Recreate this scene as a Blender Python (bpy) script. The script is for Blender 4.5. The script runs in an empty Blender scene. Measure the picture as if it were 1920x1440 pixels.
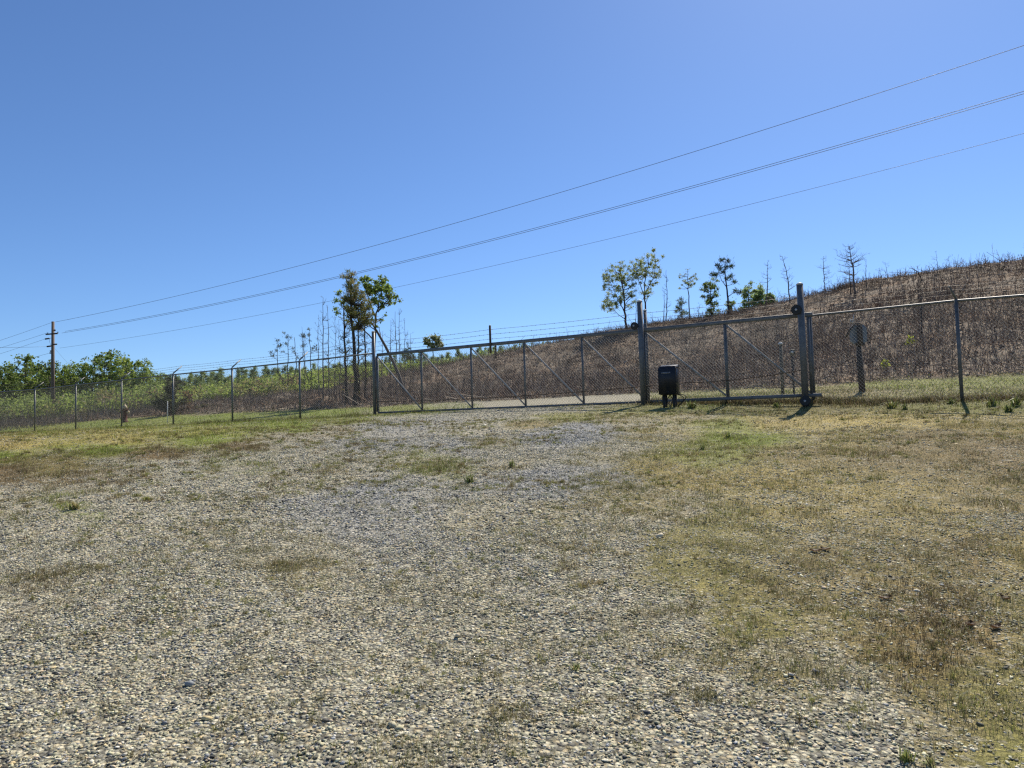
import bpy, math
import numpy as np
from mathutils import Matrix

# ------------------------------------------------------------------ camera, sky, sun, exposure
S = bpy.context.scene
COL = S.collection
F_PX, PITCH, ROLL = 1400.0, math.radians(3.0), math.radians(1.7)
EYE = np.array([0.0, 0.0, 1.6])
FW = np.array([0, math.cos(PITCH), math.sin(PITCH)])
R0 = np.array([1.0, 0, 0]); U0 = np.array([0, -math.sin(PITCH), math.cos(PITCH)])
RT = math.cos(ROLL) * R0 - math.sin(ROLL) * U0
UP = math.cos(ROLL) * U0 + math.sin(ROLL) * R0
cd = bpy.data.cameras.new('camera'); cam = bpy.data.objects.new('camera', cd); COL.objects.link(cam)
cd.sensor_width = 36.0; cd.lens = 36.0 * F_PX / 1920.0
cd.clip_start = 0.1; cd.clip_end = 9000
cam.matrix_world = Matrix([[RT[i], UP[i], -FW[i], EYE[i]] for i in range(3)] + [[0, 0, 0, 1]])
S.camera = cam

SUN_EL, SUN_AZ = math.radians(46), math.radians(29)      # azimuth from +Y towards +X
w = bpy.data.worlds.new('World'); S.world = w; w.use_nodes = True
nt = w.node_tree; bg = nt.nodes['Background']
sky = nt.nodes.new('ShaderNodeTexSky'); sky.sky_type = 'NISHITA'; sky.sun_disc = False
sky.sun_elevation = SUN_EL; sky.sun_rotation = SUN_AZ
sky.air_density = 0.85; sky.dust_density = 0.28; sky.ozone_density = 10.0; sky.altitude = 150
nt.links.new(sky.outputs[0], bg.inputs[0]); bg.inputs[1].default_value = 0.098
sd = bpy.data.lights.new('sun', 'SUN'); sun = bpy.data.objects.new('sun', sd); COL.objects.link(sun)
sd.energy = 5.0; sd.angle = math.radians(0.53); sd.color = (1.0, 0.92, 0.79)
sun.rotation_euler = (math.pi / 2 - SUN_EL, 0, math.pi - SUN_AZ)
S.view_settings.view_transform = 'Standard'; S.view_settings.look = 'None'
S.view_settings.exposure = 0.46; S.view_settings.gamma = 1.0
S.render.engine = 'CYCLES'
S.cycles.use_denoising = False
S.cycles.max_bounces = 6; S.cycles.diffuse_bounces = 3; S.cycles.transparent_max_bounces = 8
S.cycles.filter_width = 1.3

rng = np.random.default_rng(7)

# ------------------------------------------------------------------ picture <-> world helpers used to survey the place
def P(px, py, d):
    return EYE + (FW * F_PX + RT * (px - 960) + UP * (720 - py)) / F_PX * d
def proj(x, y, z):
    D = np.stack([x - EYE[0], y - EYE[1], z - EYE[2]], -1)
    f = np.maximum(D @ FW, 1e-3)
    return 960 + F_PX * (D @ RT) / f, 720 - F_PX * (D @ UP) / f
def ztop(x, y, py):
    k = (720 - py) / F_PX
    D = np.array([x, y, -EYE[2]])
    return (k * (FW @ D) - UP @ D) / (UP[2] - k * FW[2])
def onplane(px, py, y0):
    d = FW * F_PX + RT * (px - 960) + UP * (720 - py)
    return EYE + d * (y0 / d[1])

def vnoise(x, y, seed=0):
    x = np.asarray(x, float); y = np.asarray(y, float)
    xi = np.floor(x).astype(np.int64); yi = np.floor(y).astype(np.int64)
    fx = x - xi; fy = y - yi
    fx = fx * fx * (3 - 2 * fx); fy = fy * fy * (3 - 2 * fy)
    def h(a, b):
        n = (a * 374761393 + b * 668265263 + seed * 1274126177) & 0x7fffffff
        n = ((n ^ (n >> 13)) * 1274126177) & 0x7fffffff
        return ((n ^ (n >> 16)) & 0xffff) / 65535.0
    return (h(xi, yi) * (1 - fx) + h(xi + 1, yi) * fx) * (1 - fy) + (h(xi, yi + 1) * (1 - fx) + h(xi + 1, yi + 1) * fx) * fy
def fbm(x, y, seed=0, n=4):
    s = 0; a = 1; t = 0
    for i in range(n):
        s = s + a * vnoise(x * 2 ** i + 17.3 * i, y * 2 ** i - 9.1 * i, seed + i); t += a; a *= .55
    return s / t
def sstep(a, b, x):
    t = np.clip((x - a) / (b - a), 0, 1); return t * t * (3 - 2 * t)

# ------------------------------------------------------------------ terrain: smooth surface through surveyed points
FL = [(-115, 742, 824, 38.5), (-20, 736, 816, 36.0), (65, 730.5, 811, 34.2), (142, 722, 807.5, 32.6), (228, 713, 803, 30.8), (325, 702.5, 799, 28.9),
      (436, 691.5, 792, 27.3), (563, 678, 788, 25.4), (703, 662.5, 779, 24.2)]
FR = [(1216, 622, 757, 19.7), (1365, 606, 755, 18.6), (1526, 592, 752, 17.7), (1804, 564, 751, 15.3), (1945, 553, 748, 14.3), (2105, 540, 744, 13.3)]
cp = []
for x in (-14, -7, 0, 7, 14):
    for y in (-12, -4, 2, 5, 8, 11, 14):
        cp.append((x, y, 0.108 * y - max(0, abs(x) - 6) * 0.004))
cp += [(-60, 0, -.6), (60, 0, .3), (-60, -40, -3), (60, -40, -3), (0, -40, -3), (-30, 12, .9), (30, 10, 1.2), (-40, 25, 1.55)]
for px, _, b, d in FL + FR[:-1]:
    cp.append(tuple(P(px, b, d)))
for px, b, d in [(885, 769, 22.3), (1000, 764, 21.3), (1110, 761, 20.2), (1510, 767, 16.9), (1700, 772, 14.6),
                 # foot of the cleared slope
                 (1920, 704, 23), (1700, 712, 24), (1550, 722, 25.5), (1400, 730, 27), (1200, 738, 30), (1000, 748, 33), (800, 757, 35), (650, 766, 36),
                 (400, 776, 38), (200, 787, 42), (0, 799, 48), (0, 799, 70), (100, 800, 70), (200, 785, 70), (-200, 806, 50), (2150, 696, 22),
                 # on the slope
                 (1920, 600, 32), (1750, 612, 33), (1600, 628, 36), (1400, 655, 42), (1200, 672, 48), (1050, 697, 54), (900, 714, 56), (760, 728, 54),
                 # its top edge
                 (2150, 478, 37), (1920, 500, 42), (1800, 508, 44.5), (1700, 521, 47), (1600, 537, 50), (1500, 562, 55), (1400, 585, 60), (1300, 601, 65), (1200, 613, 70), (1120, 629, 74),
                 (1047, 648, 78), (1000, 660, 80), (909, 678, 80), (840, 690, 79), (760, 700, 74), (700, 712, 64), (600, 736, 52), (480, 745, 54), (400, 752, 58), (300, 765, 62),
                 # behind
                 (600, 734, 80), (450, 740, 80), (300, 760, 85), (0, 800, 100), (150, 796, 105), (-250, 806, 110), (300, 770, 110), (600, 742, 120), (800, 725, 120)]:
    cp.append(tuple(P(px, b, d)))
for a, zz in ((62, 8.5), (40, 9.5), (25, 9.5), (10, 9), (0, 8.2)):
    for r in (95, 150):
        cp.append((r * math.sin(math.radians(a)), r * math.cos(math.radians(a)), zz - (0.3 if r > 100 else 0)))
cp += [(-75, 130, 3.2), (-140, 60, 1.5), (140, 0, 2), (-140, -40, -2)]
cp = np.array(cp)
def tps_fit(c, lam):
    n = len(c); d2 = ((c[:, None, :2] - c[None, :, :2]) ** 2).sum(-1)
    K = 0.5 * d2 * np.log(d2 + 1e-9); K[np.diag_indices(n)] = lam
    Q = np.hstack([np.ones((n, 1)), c[:, :2]])
    A = np.block([[K, Q], [Q.T, np.zeros((3, 3))]])
    return np.linalg.solve(A, np.concatenate([c[:, 2], np.zeros(3)]))
TW = tps_fit(cp, 0.6)
BASE_PX = [-300, 0, 200, 400, 650, 800, 1000, 1200, 1400, 1700, 1920, 2200]
BASE_D = [52, 48, 42, 38, 36, 35, 33, 30, 27, 24, 23, 21.5]
TOP_PX = [-300, 0, 400, 600, 700, 760, 840, 909, 1000, 1200, 1400, 1600, 1920, 2200]
TOP_D = [56, 55, 50, 52, 64, 74, 79, 80, 80, 70, 60, 50, 42, 36]
def pxof(x, y): return 960 + F_PX * x / np.maximum(y, 1)
def base_d(x, y): return np.interp(pxof(x, y), BASE_PX, BASE_D)
def top_d(x, y): return np.interp(pxof(x, y), TOP_PX, TOP_D)
def hraw(x, y):
    r = np.hypot(x, y); k = np.minimum(1, 150 / np.maximum(r, 1)); x = x * k; y = y * k
    z = TW[-3] + TW[-2] * x + TW[-1] * y
    for i in range(len(cp)):
        d2 = (x - cp[i, 0]) ** 2 + (y - cp[i, 1]) ** 2
        z = z + TW[i] * 0.5 * d2 * np.log(d2 + 1e-9)
    return z
def height(x, y):
    x = np.asarray(x, float); y = np.asarray(y, float)
    z = hraw(x, y)
    hill = sstep(0, 3, y - base_d(x, y))
    z = z + hill * ((fbm(x * .45, y * .45, 3) - .5) * .55 + (fbm(x * 1.7, y * 1.7, 8, 3) - .5) * .3)
    near = (1 - hill)
    return z + near * ((fbm(x * .8, y * .8, 11) - .5) * .07 + (fbm(x * 5, y * 5, 15, 2) - .5) * .02)
def H(x, y): return float(height(np.array([x]), np.array([y]))[0])

# ------------------------------------------------------------------ mesh builder
class MB:
    def __init__(s): s.v = []; s.f = {}; s.c = []; s.n = 0
    def add(s, v, faces, col=(1, 1, 1)):
        v = np.asarray(v, float).reshape(-1, 3); faces = np.asarray(faces, np.int64)
        s.v.append(v); k = faces.shape[1]
        s.f.setdefault(k, []).append(faces + s.n)
        c = np.asarray(col, float)
        if c.ndim == 1: c = np.tile(c, (len(v), 1))
        s.c.append(c); s.n += len(v)
    def box(s, c, size, rot=None, col=(1, 1, 1), bevel=0):
        hx, hy, hz = np.array(size) / 2.0
        if bevel:
            b = bevel; poly = np.array([(-hx + b, -hy), (hx - b, -hy), (hx, -hy + b), (hx, hy - b), (hx - b, hy), (-hx + b, hy), (-hx, hy - b), (-hx, -hy + b)])
            k = 1 - b / np.array([hx, hy])
            rings = [(poly * k, -hz), (poly, -hz + b), (poly, hz - b), (poly * k, hz)]
            v = np.vstack([np.column_stack([p, np.full(8, z)]) for p, z in rings])
            q = [(r * 8 + i, r * 8 + (i + 1) % 8, r * 8 + 8 + (i + 1) % 8, r * 8 + 8 + i) for r in range(3) for i in range(8)]
            q8 = [tuple(range(7, -1, -1)), tuple(range(24, 32))]
        else:
            v = np.array([(x, y, z) for z in (-hz, hz) for x, y in ((-hx, -hy), (hx, -hy), (hx, hy), (-hx, hy))])
            q = [(3, 2, 1, 0), (4, 5, 6, 7)] + [(i, (i + 1) % 4, 4 + (i + 1) % 4, 4 + i) for i in range(4)]; q8 = None
        if rot is not None: v = v @ np.array(rot).T
        v = v + np.array(c)
        n0 = s.n
        s.add(v, q, col)
        if q8: s.f.setdefault(8, []).append(np.array(q8) + n0)
    def tube(s, pts, rad, sides=6, col=(1, 1, 1), cap=True):
        pts = np.asarray(pts, float); n = len(pts)
        rad = np.broadcast_to(np.asarray(rad, float), (n,))
        t = np.gradient(pts, axis=0); t /= np.linalg.norm(t, axis=1)[:, None] + 1e-9
        ref = np.array([0, 0, 1.0]) if abs(t[:, 2]).mean() < .8 else np.array([1.0, 0, 0])
        a = np.cross(t, ref); a /= np.linalg.norm(a, axis=1)[:, None] + 1e-9
        b = np.cross(t, a)
        th = np.arange(sides) * 2 * math.pi / sides
        v = pts[:, None] + rad[:, None, None] * (np.cos(th)[None, :, None] * a[:, None] + np.sin(th)[None, :, None] * b[:, None])
        i = np.arange(n - 1)[:, None] * sides; j = np.arange(sides)[None]; jn = (j + 1) % sides
        q = np.stack([i + j, i + jn, i + sides + jn, i + sides + j], -1).reshape(-1, 4)
        n0 = s.n
        s.add(v.reshape(-1, 3), q, col)
        if cap and sides > 3:
            s.f.setdefault(sides, []).append(np.array([list(range(sides))[::-1], list(range((n - 1) * sides, n * sides))]) + n0)
    def sticks(s, A, B, ra, rb, col):
        # many three-sided tapered sticks at once
        A = np.asarray(A); B = np.asarray(B); n = len(A)
        t = B - A; t /= np.linalg.norm(t, axis=1)[:, None] + 1e-9
        ref = np.where(np.abs(t[:, 2:3]) > .8, np.array([[1.0, 0, 0]]), np.array([[0, 0, 1.0]]))
        a = np.cross(t, ref); a /= np.linalg.norm(a, axis=1)[:, None] + 1e-9; b = np.cross(t, a)
        ra = np.broadcast_to(ra, (n,))[:, None]; rb = np.broadcast_to(rb, (n,))[:, None]
        vs = []
        for base, r in ((A, ra), (B, rb)):
            for k in range(3):
                th = k * 2.0944; vs.append(base + r * (math.cos(th) * a + math.sin(th) * b))
        v = np.stack(vs, 1).reshape(-1, 3)
        i = np.arange(n)[:, None] * 6
        q = np.concatenate([i + np.array([[0, 1, 4, 3]]), i + np.array([[1, 2, 5, 4]]), i + np.array([[2, 0, 3, 5]])])
        c = np.asarray(col, float); c = np.tile(c, (n * 6, 1)) if c.ndim == 1 else np.repeat(c, 6, 0)
        s.add(v, q, c)
    def leaves(s, C, L, W, col, g=rng, up=None):
        # diamond leaves with random orientation
        n = len(C)
        if n == 0: return
        d = g.normal(size=(n, 3)); 
        if up is not None: d = d * up[0] + np.array([0, 0, up[1]])
        d /= np.linalg.norm(d, axis=1)[:, None]
        e = np.cross(d, g.normal(size=(n, 3))); e /= np.linalg.norm(e, axis=1)[:, None]
        L = np.broadcast_to(L, (n,))[:, None]; W = np.broadcast_to(W, (n,))[:, None]
        v = np.stack([C, C + d * L * .5 + e * W * .5, C + d * L, C + d * L * .45 - e * W * .5], 1).reshape(-1, 3)
        q = np.arange(n * 4).reshape(-1, 4)
        c = np.asarray(col, float); c = np.tile(c, (n * 4, 1)) if c.ndim == 1 else np.repeat(c, 4, 0)
        s.add(v, q, c)
    def disc(s, c, axis, r, th, sides=20, col=(1, 1, 1)):
        ax = np.array(axis, float); ax /= np.linalg.norm(ax); c = np.array(c, float)
        s.tube([c - ax * th / 2, c + ax * th / 2], r, sides, col)
    def build(s, name, mat, parent=None, smooth=False, origin=None):
        me = bpy.data.meshes.new(name)
        V = np.concatenate(s.v) if s.v else np.zeros((0, 3))
        if origin is not None: V = V - np.array(origin)
        me.vertices.add(len(V)); me.vertices.foreach_set('co', V.astype(np.float32).ravel())
        loops = []; starts = []; n = 0
        for k in sorted(s.f):
            F = np.concatenate(s.f[k]); loops.append(F.ravel()); starts.append(n + np.arange(len(F)) * k); n += F.size
        loops = np.concatenate(loops); starts = np.concatenate(starts)
        me.loops.add(n); me.loops.foreach_set('vertex_index', loops.astype(np.int32))
        me.polygons.add(len(starts)); me.polygons.foreach_set('loop_start', starts.astype(np.int32))
        if smooth: me.polygons.foreach_set('use_smooth', np.ones(len(starts), bool))
        at = me.color_attributes.new('Col', 'FLOAT_COLOR', 'POINT')
        c = np.concatenate(s.c); at.data.foreach_set('color', np.column_stack([c, np.ones(len(c))]).astype(np.float32).ravel())
        me.update(calc_edges=True)
        me.materials.append(mat)
        o = bpy.data.objects.new(name, me); COL.objects.link(o)
        if origin is not None: o.location = origin
        if parent is not None: o.parent = parent; o.location = (0, 0, 0) if origin is None else o.location
        return o
def tag(o, label=None, cat=None, group=None, kind=None):
    if label: o['label'] = label
    if cat: o['category'] = cat
    if group: o['group'] = group
    if kind: o['kind'] = kind
    return o
def empty(name, loc, label, cat, group=None):
    o = bpy.data.objects.new(name, None); COL.objects.link(o); o.location = loc; o.empty_display_size = .2
    return tag(o, label, cat, group)

# ------------------------------------------------------------------ materials
def new_mat(name):
    m = bpy.data.materials.new(name); m.use_nodes = True
    t = m.node_tree; t.nodes.clear(); out = t.nodes.new('ShaderNodeOutputMaterial')
    return m, t, out
def N(t, kind, **kw):
    n = t.nodes.new(kind)
    for k, v in kw.items():
        if k[0] == 'i' and k[1:].isdigit(): n.inputs[int(k[1:])].default_value = v
        elif k in n.inputs: n.inputs[k].default_value = v
        else: setattr(n, k, v)
    return n
def mixc(t, a, b, f, mode='MIX'):
    n = t.nodes.new('ShaderNodeMix'); n.data_type = 'RGBA'; n.blend_type = mode
    for sock, v in ((n.inputs[0], f), (n.inputs[6], a), (n.inputs[7], b)):
        if hasattr(v, 'is_output'): t.links.new(v, sock)
        else: sock.default_value = v
    return n.outputs[2]
def math_(t, op, a, b=None, c=None, clamp=False):
    n = t.nodes.new('ShaderNodeMath'); n.operation = op; n.use_clamp = clamp
    for i, v in enumerate((a, b, c)):
        if v is None: continue
        if hasattr(v, 'is_output'): t.links.new(v, n.inputs[i])
        else: n.inputs[i].default_value = v
    return n.outputs[0]
def ramp(t, f, stops, interp='LINEAR'):
    n = t.nodes.new('ShaderNodeValToRGB'); n.color_ramp.interpolation = interp
    e = n.color_ramp.elements
    while len(e) < len(stops): e.new(0.5)
    for el, (p, c) in zip(e, stops): el.position = p; el.color = (*c, 1) if len(c) == 3 else c
    t.links.new(f, n.inputs[0]); return n.outputs[0]
def surf_mat(name, col, rough=.6, metal=0.0, var=.25, scale=6.0, bump=0.0, spec=.5, attr=False, stretch=(1, 1, 1), dark=None):
    m, t, out = new_mat(name)
    p = N(t, 'ShaderNodeBsdfPrincipled'); t.links.new(p.outputs[0], out.inputs[0])
    p.inputs['Roughness'].default_value = rough; p.inputs['Metallic'].default_value = metal
    p.inputs['Specular IOR Level'].default_value = spec
    tc = N(t, 'ShaderNodeTexCoord'); mp = N(t, 'ShaderNodeMapping'); mp.inputs['Scale'].default_value = stretch
    t.links.new(tc.outputs['Object'], mp.inputs[0])
    nz = N(t, 'ShaderNodeTexNoise', Scale=scale, Detail=6.0, Roughness=.65); t.links.new(mp.outputs[0], nz.inputs['Vector'])
    lo = tuple(c * (1 - var) for c in (dark or col)); hi = tuple(min(1, c * (1 + var)) for c in col)
    c = ramp(t, nz.outputs[0], [(.32, lo), (.68, hi)])
    if attr:
        a = N(t, 'ShaderNodeVertexColor', layer_name='Col'); c = mixc(t, c, a.outputs[0], 1.0, 'MULTIPLY')
    t.links.new(c, p.inputs['Base Color'])
    rr = math_(t, 'MULTIPLY_ADD', nz.outputs[0], .25, rough - .12); t.links.new(rr, p.inputs['Roughness'])
    if bump:
        b = N(t, 'ShaderNodeBump', Strength=bump, Distance=.01); t.links.new(nz.outputs[0], b.inputs['Height']); t.links.new(b.outputs[0], p.inputs['Normal'])
    return m
def leaf_mat(name, trans=.5, rough=.55, spec=.25):
    m, t, out = new_mat(name)
    a = N(t, 'ShaderNodeVertexColor', layer_name='Col')
    p = N(t, 'ShaderNodeBsdfPrincipled'); p.inputs['Roughness'].default_value = rough; p.inputs['Specular IOR Level'].default_value = spec
    tr = N(t, 'ShaderNodeBsdfTranslucent'); mx = N(t, 'ShaderNodeMixShader'); mx.inputs[0].default_value = trans
    g = N(t, 'ShaderNodeNewGeometry')
    nz = N(t, 'ShaderNodeTexNoise', Scale=3.0, Detail=2.0); t.links.new(g.outputs['Position'], nz.inputs['Vector'])
    c = mixc(t, a.outputs[0], ramp(t, nz.outputs[0], [(.3, (.75, .8, .75)), (.7, (1.25, 1.2, 1.05))]), 1.0, 'MULTIPLY')
    t.links.new(c, p.inputs['Base Color']); t.links.new(c, tr.inputs['Color'])
    t.links.new(p.outputs[0], mx.inputs[1]); t.links.new(tr.outputs[0], mx.inputs[2]); t.links.new(mx.outputs[0], out.inputs[0])
    return m
M_GALV = surf_mat('galvanised_steel', (.115, .12, .124), rough=.5, metal=.25, var=.3, scale=9, bump=.15)
M_BRACE = surf_mat('dull_steel_pipe', (.30, .30, .295), rough=.8, metal=0, var=.2, scale=9, spec=.1)
M_WIRE = surf_mat('chain_link_wire', (.24, .245, .24), rough=.75, metal=0, var=.2, spec=.2)
M_RUSTW = surf_mat('barbed_wire_steel', (.14, .13, .12), rough=.6, metal=.3)
M_CHAIN = surf_mat('rusted_chain', (.07, .045, .03), rough=.8, scale=30)
M_BOX = surf_mat('black_plastic', (.014, .016, .022), rough=.4, var=.2, scale=5, spec=.3)
M_RUB = surf_mat('black_rubber', (.018, .018, .018), rough=.7, scale=20)
M_CAP = surf_mat('pale_cap', (.55, .56, .55), rough=.6)
M_WOOD = surf_mat('pole_wood', (.15, .105, .075), rough=.85, var=.45, scale=8, bump=.5, stretch=(4, 4, .4))
M_DWOOD = surf_mat('dark_post_wood', (.06, .047, .038), rough=.9, var=.5, scale=14, bump=.6, stretch=(3, 3, .5))
M_BARK = surf_mat('bark', (1, 1, 1), rough=.9, var=.35, scale=10, bump=.5, attr=True, stretch=(2, 2, .6))
M_DEAD = surf_mat('dead_wood', (1, 1, 1), rough=.85, var=.3, scale=4, attr=True)
M_LEAF = leaf_mat('foliage', .52)
M_NEED = leaf_mat('needles', .35)
M_GRASS = leaf_mat('grass_blades', .35, .6)
M_CONDUCTOR = surf_mat('aluminium_conductor', (.13, .14, .16), rough=.5)
M_STONE = surf_mat('crushed_stone', (1, 1, 1), rough=.8, var=.18, scale=60, bump=.3, attr=True)
M_PANEL = surf_mat('weathered_grey_panel', (.20, .22, .235), rough=.6, var=.2, scale=6)
M_PLATE = surf_mat('grey_plate', (.30, .31, .33), rough=.5)
M_HYD = surf_mat('rusty_red_paint', (.09, .022, .012), rough=.75, var=.5, scale=20, dark=(.04, .012, .01), spec=.2)
M_HCAP = surf_mat('pale_yellow_paint', (.36, .27, .15), rough=.6, var=.2, scale=12)
M_BEIGE = surf_mat('weathered_beige_post', (.095, .085, .065), rough=.85, var=.3, scale=10)

# ------------------------------------------------------------------ ground cover survey: what lies where
# classes: gravel, blue gravel, green, dry, brown, straw
def smp(px, py, g=0, b=0, gr=0, d=0, br=0, st=0): return (px, py, g, b, gr, d, br, st)
SM = [smp(0, 818, st=1), smp(200, 814, st=.7, gr=.3), smp(0, 836, st=1), smp(200, 826, st=.8, gr=.2), smp(0, 855, gr=1), smp(200, 842, gr=1), smp(380, 812, gr=.6, st=.4), smp(400, 825, gr=1),
      smp(550, 800, gr=1), smp(650, 787, gr=.7, br=.3), smp(90, 872, br=.8, gr=.2), smp(300, 852, br=.9), smp(450, 836, br=.8, g=.2), smp(560, 818, br=.6, g=.4), smp(640, 802, br=.5, g=.5),
      smp(0, 890, br=.9), smp(20, 912, br=.6, g=.4), smp(20, 940, g=.8, d=.2), smp(160, 900, br=.6, g=.4), smp(250, 885, br=.5, g=.5), smp(330, 870, g=.8, d=.2), smp(450, 855, g=.8, gr=.2),
      smp(360, 880, gr=.4, g=.6), smp(420, 872, gr=.5, g=.5), smp(560, 840, g=.9, d=.1), smp(700, 800, g=.4, b=.6), smp(800, 788, g=.5, b=.5), smp(900, 778, g=.9, b=.1), smp(1000, 768, g=.9, gr=.1), smp(760, 778, gr=.5, g=.5),
      smp(1060, 783, gr=.4, d=.6), smp(980, 800, d=.8, br=.2), smp(900, 805, g=1), smp(700, 832, g=.5, b=.5), smp(860, 842, b=.6, g=.4), smp(600, 860, g=.9, d=.1), smp(800, 862, g=.5, gr=.5), smp(830, 868, gr=.4, d=.4, g=.2),
      smp(1040, 820, b=.9, g=.1), smp(1110, 803, b=.6, d=.3), smp(1170, 790, d=.6, g=.3), smp(1150, 845, d=.5, g=.4), smp(930, 832, d=.5, g=.5), smp(960, 868, d=.3, g=.5, br=.2),
      smp(1000, 893, b=.8, g=.2), smp(1090, 905, b=.4, d=.5), smp(700, 920, b=.8, g=.2), smp(640, 950, b=.6, g=.4), smp(800, 945, b=.5, g=.5), smp(520, 898, g=.8, br=.2), smp(620, 888, g=.6, br=.3), smp(300, 950, g=.9, d=.1), smp(100, 970, g=.9, d=.1),
      smp(270, 925, g=.9), smp(140, 952, gr=.6, g=.4), smp(200, 1010, g=.75, d=.25), smp(400, 985, g=.6, d=.4), smp(450, 1020, g=.7, d=.3), smp(20, 1050, g=.9), smp(540, 1055, g=.4, d=.6), smp(60, 1090, g=.5, br=.5), smp(150, 1150, g=.9, d=.1),
      smp(350, 1150, g=.9, d=.1), smp(600, 1150, g=.85, d=.15), smp(800, 1010, g=.75, b=.2), smp(870, 1090, g=.65, d=.35), smp(1050, 985, g=.55, d=.45), smp(1060, 1030, g=.4, br=.3, d=.3), smp(900, 970, g=.5, d=.5),
      smp(1000, 1060, g=.8, b=.2), smp(1150, 930, d=.8, g=.2), smp(1250, 870, d=.5, st=.5), smp(1250, 815, d=.7, st=.2, g=.2), smp(1375, 795, gr=.7, d=.3), smp(1385, 822, gr=.9), smp(1340, 848, gr=.6, d=.4), smp(1300, 862, gr=.5, d=.5),
      smp(1300, 785, d=.8, g=.1), smp(1450, 792, st=.7, d=.3), smp(1600, 790, st=.9), smp(1750, 790, st=.7, d=.3), smp(1900, 792, st=.4, d=.6), smp(1600, 815, st=.4, d=.6), smp(1750, 822, br=.5, d=.5), smp(1900, 850, br=.7, d=.3),
      smp(1500, 850, d=.5, br=.3, st=.2), smp(1680, 860, d=.4, br=.4), smp(1450, 900, st=.6, d=.4), smp(1300, 900, st=.4, d=.5), smp(1600, 920, st=.4, d=.6), smp(1850, 940, d=.7, br=.3), smp(1450, 960, st=.3, d=.6, g=.1), smp(1300, 980, d=.8, gr=.2),
      smp(1700, 980, d=.8, st=.2), smp(1250, 960, g=.4, d=.6), smp(1150, 1010, g=.35, d=.65), smp(1300, 1050, d=.8, gr=.2), smp(1500, 1080, d=.8, br=.2), smp(1700, 1060, d=.8, br=.2), smp(1780, 1040, br=.6, d=.4), smp(1880, 1030, d=.7, st=.3),
      smp(1780, 1180, br=.7, d=.3), smp(1740, 1210, br=.8, gr=.1), smp(1900, 1150, d=.9, gr=.1), smp(1200, 1130, g=.5, d=.5), smp(1100, 1120, g=.75, d=.25), smp(1400, 1150, d=.8, gr=.2), smp(1250, 1230, g=.55, d=.45), smp(1450, 1250, g=.3, d=.7),
      smp(1600, 1290, g=.5, d=.5), smp(1550, 1390, g=.8, d=.2), smp(1400, 1350, g=.75, d=.25), smp(1750, 1330, d=.8, g=.2), smp(1850, 1280, d=.8, gr=.2), smp(1880, 1420, d=.7, gr=.3), smp(1000, 1250, g=.8, d=.2), smp(950, 1320, g=.6, d=.4),
      smp(700, 1300, g=.9, d=.1), smp(400, 1300, g=.9, d=.1), smp(100, 1300, g=.9, d=.1), smp(200, 1430, g=.9, d=.1), smp(600, 1430, g=.88, d=.12), smp(1000, 1430, g=.8, d=.2), smp(1250, 1430, g=.8, d=.2),
      smp(870, 1240, g=.6, d=.4), smp(300, 1230, g=.75, d=.25), smp(560, 1340, g=.8, d=.2), smp(80, 1320, g=.75, br=.25),
      smp(1400, 768, br=.6, gr=.4), smp(1550, 762, br=.7, gr=.3), smp(1700, 762, gr=.5, br=.5), smp(1850, 762, gr=.5, br=.4), smp(1290, 764, gr=.7, br=.3), smp(1200, 768, d=.6, gr=.4),
      smp(1900, 735, d=.6, gr=.4), smp(1700, 740, d=.7, gr=.3), smp(1850, 716, gr=.7, d=.3), smp(1700, 722, gr=.6, d=.4), smp(1600, 736, d=.8), smp(1450, 738, gr=.4, d=.6), smp(1300, 745, gr=.5, d=.5),
      smp(1150, 750, g=.9), smp(1050, 753, g=1), smp(960, 758, g=.9, gr=.1), smp(870, 762, gr=.6, g=.4), smp(760, 768, gr=.8, d=.2), smp(600, 775, gr=.9), smp(400, 785, gr=1), smp(200, 797, gr=1), smp(0, 806, gr=1)]
SM = np.array(SM)
def scoord(px, py): return np.stack([px / 95.0, 8.0 * np.log(np.maximum(py - 665, 8) / 50.0)], -1)
SC = scoord(SM[:, 0], SM[:, 1])
def cover(x, y, z):
    px, py = proj(x, y, z)
    beh = y < 1.2
    px = np.where(beh, 960 + x * 300, px); py = np.where(beh, 1500, py)
    px = np.clip(px, -250, 2200); py = np.clip(py, 690, 1500)
    nf = .45 + .55 * sstep(860, 960, py)
    px = px + (fbm(x * .7, y * .7, 21) - .5) * 190 * nf; 
    py = py + (fbm(x * .8 + 5, y * .8, 31) - .5) * (py - 700) * .28 * nf
    q = scoord(px, py); out = np.zeros((len(x), 6))
    for i in range(0, len(x), 40000):
        d2 = ((q[i:i + 40000, None] - SC[None]) ** 2).sum(-1)
        wt = 1.0 / (d2 + .02) ** 2
        out[i:i + 40000] = wt @ SM[:, 2:] / wt.sum(1)[:, None]
    out = np.clip(out, 0, 1); out /= out.sum(1)[:, None] + 1e-9
    return out
GCOL = np.array([[.27, .25, .20], [.24, .25, .26], [.155, .200, .022], [.225, .190, .088], [.165, .118, .055], [.330, .265, .085]])
def litter_mask(x, y): return sstep(-1.0, 1.2, y - base_d(x, y) + (fbm(x * .5, y * .5, 41) - .5) * 3)

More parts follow.
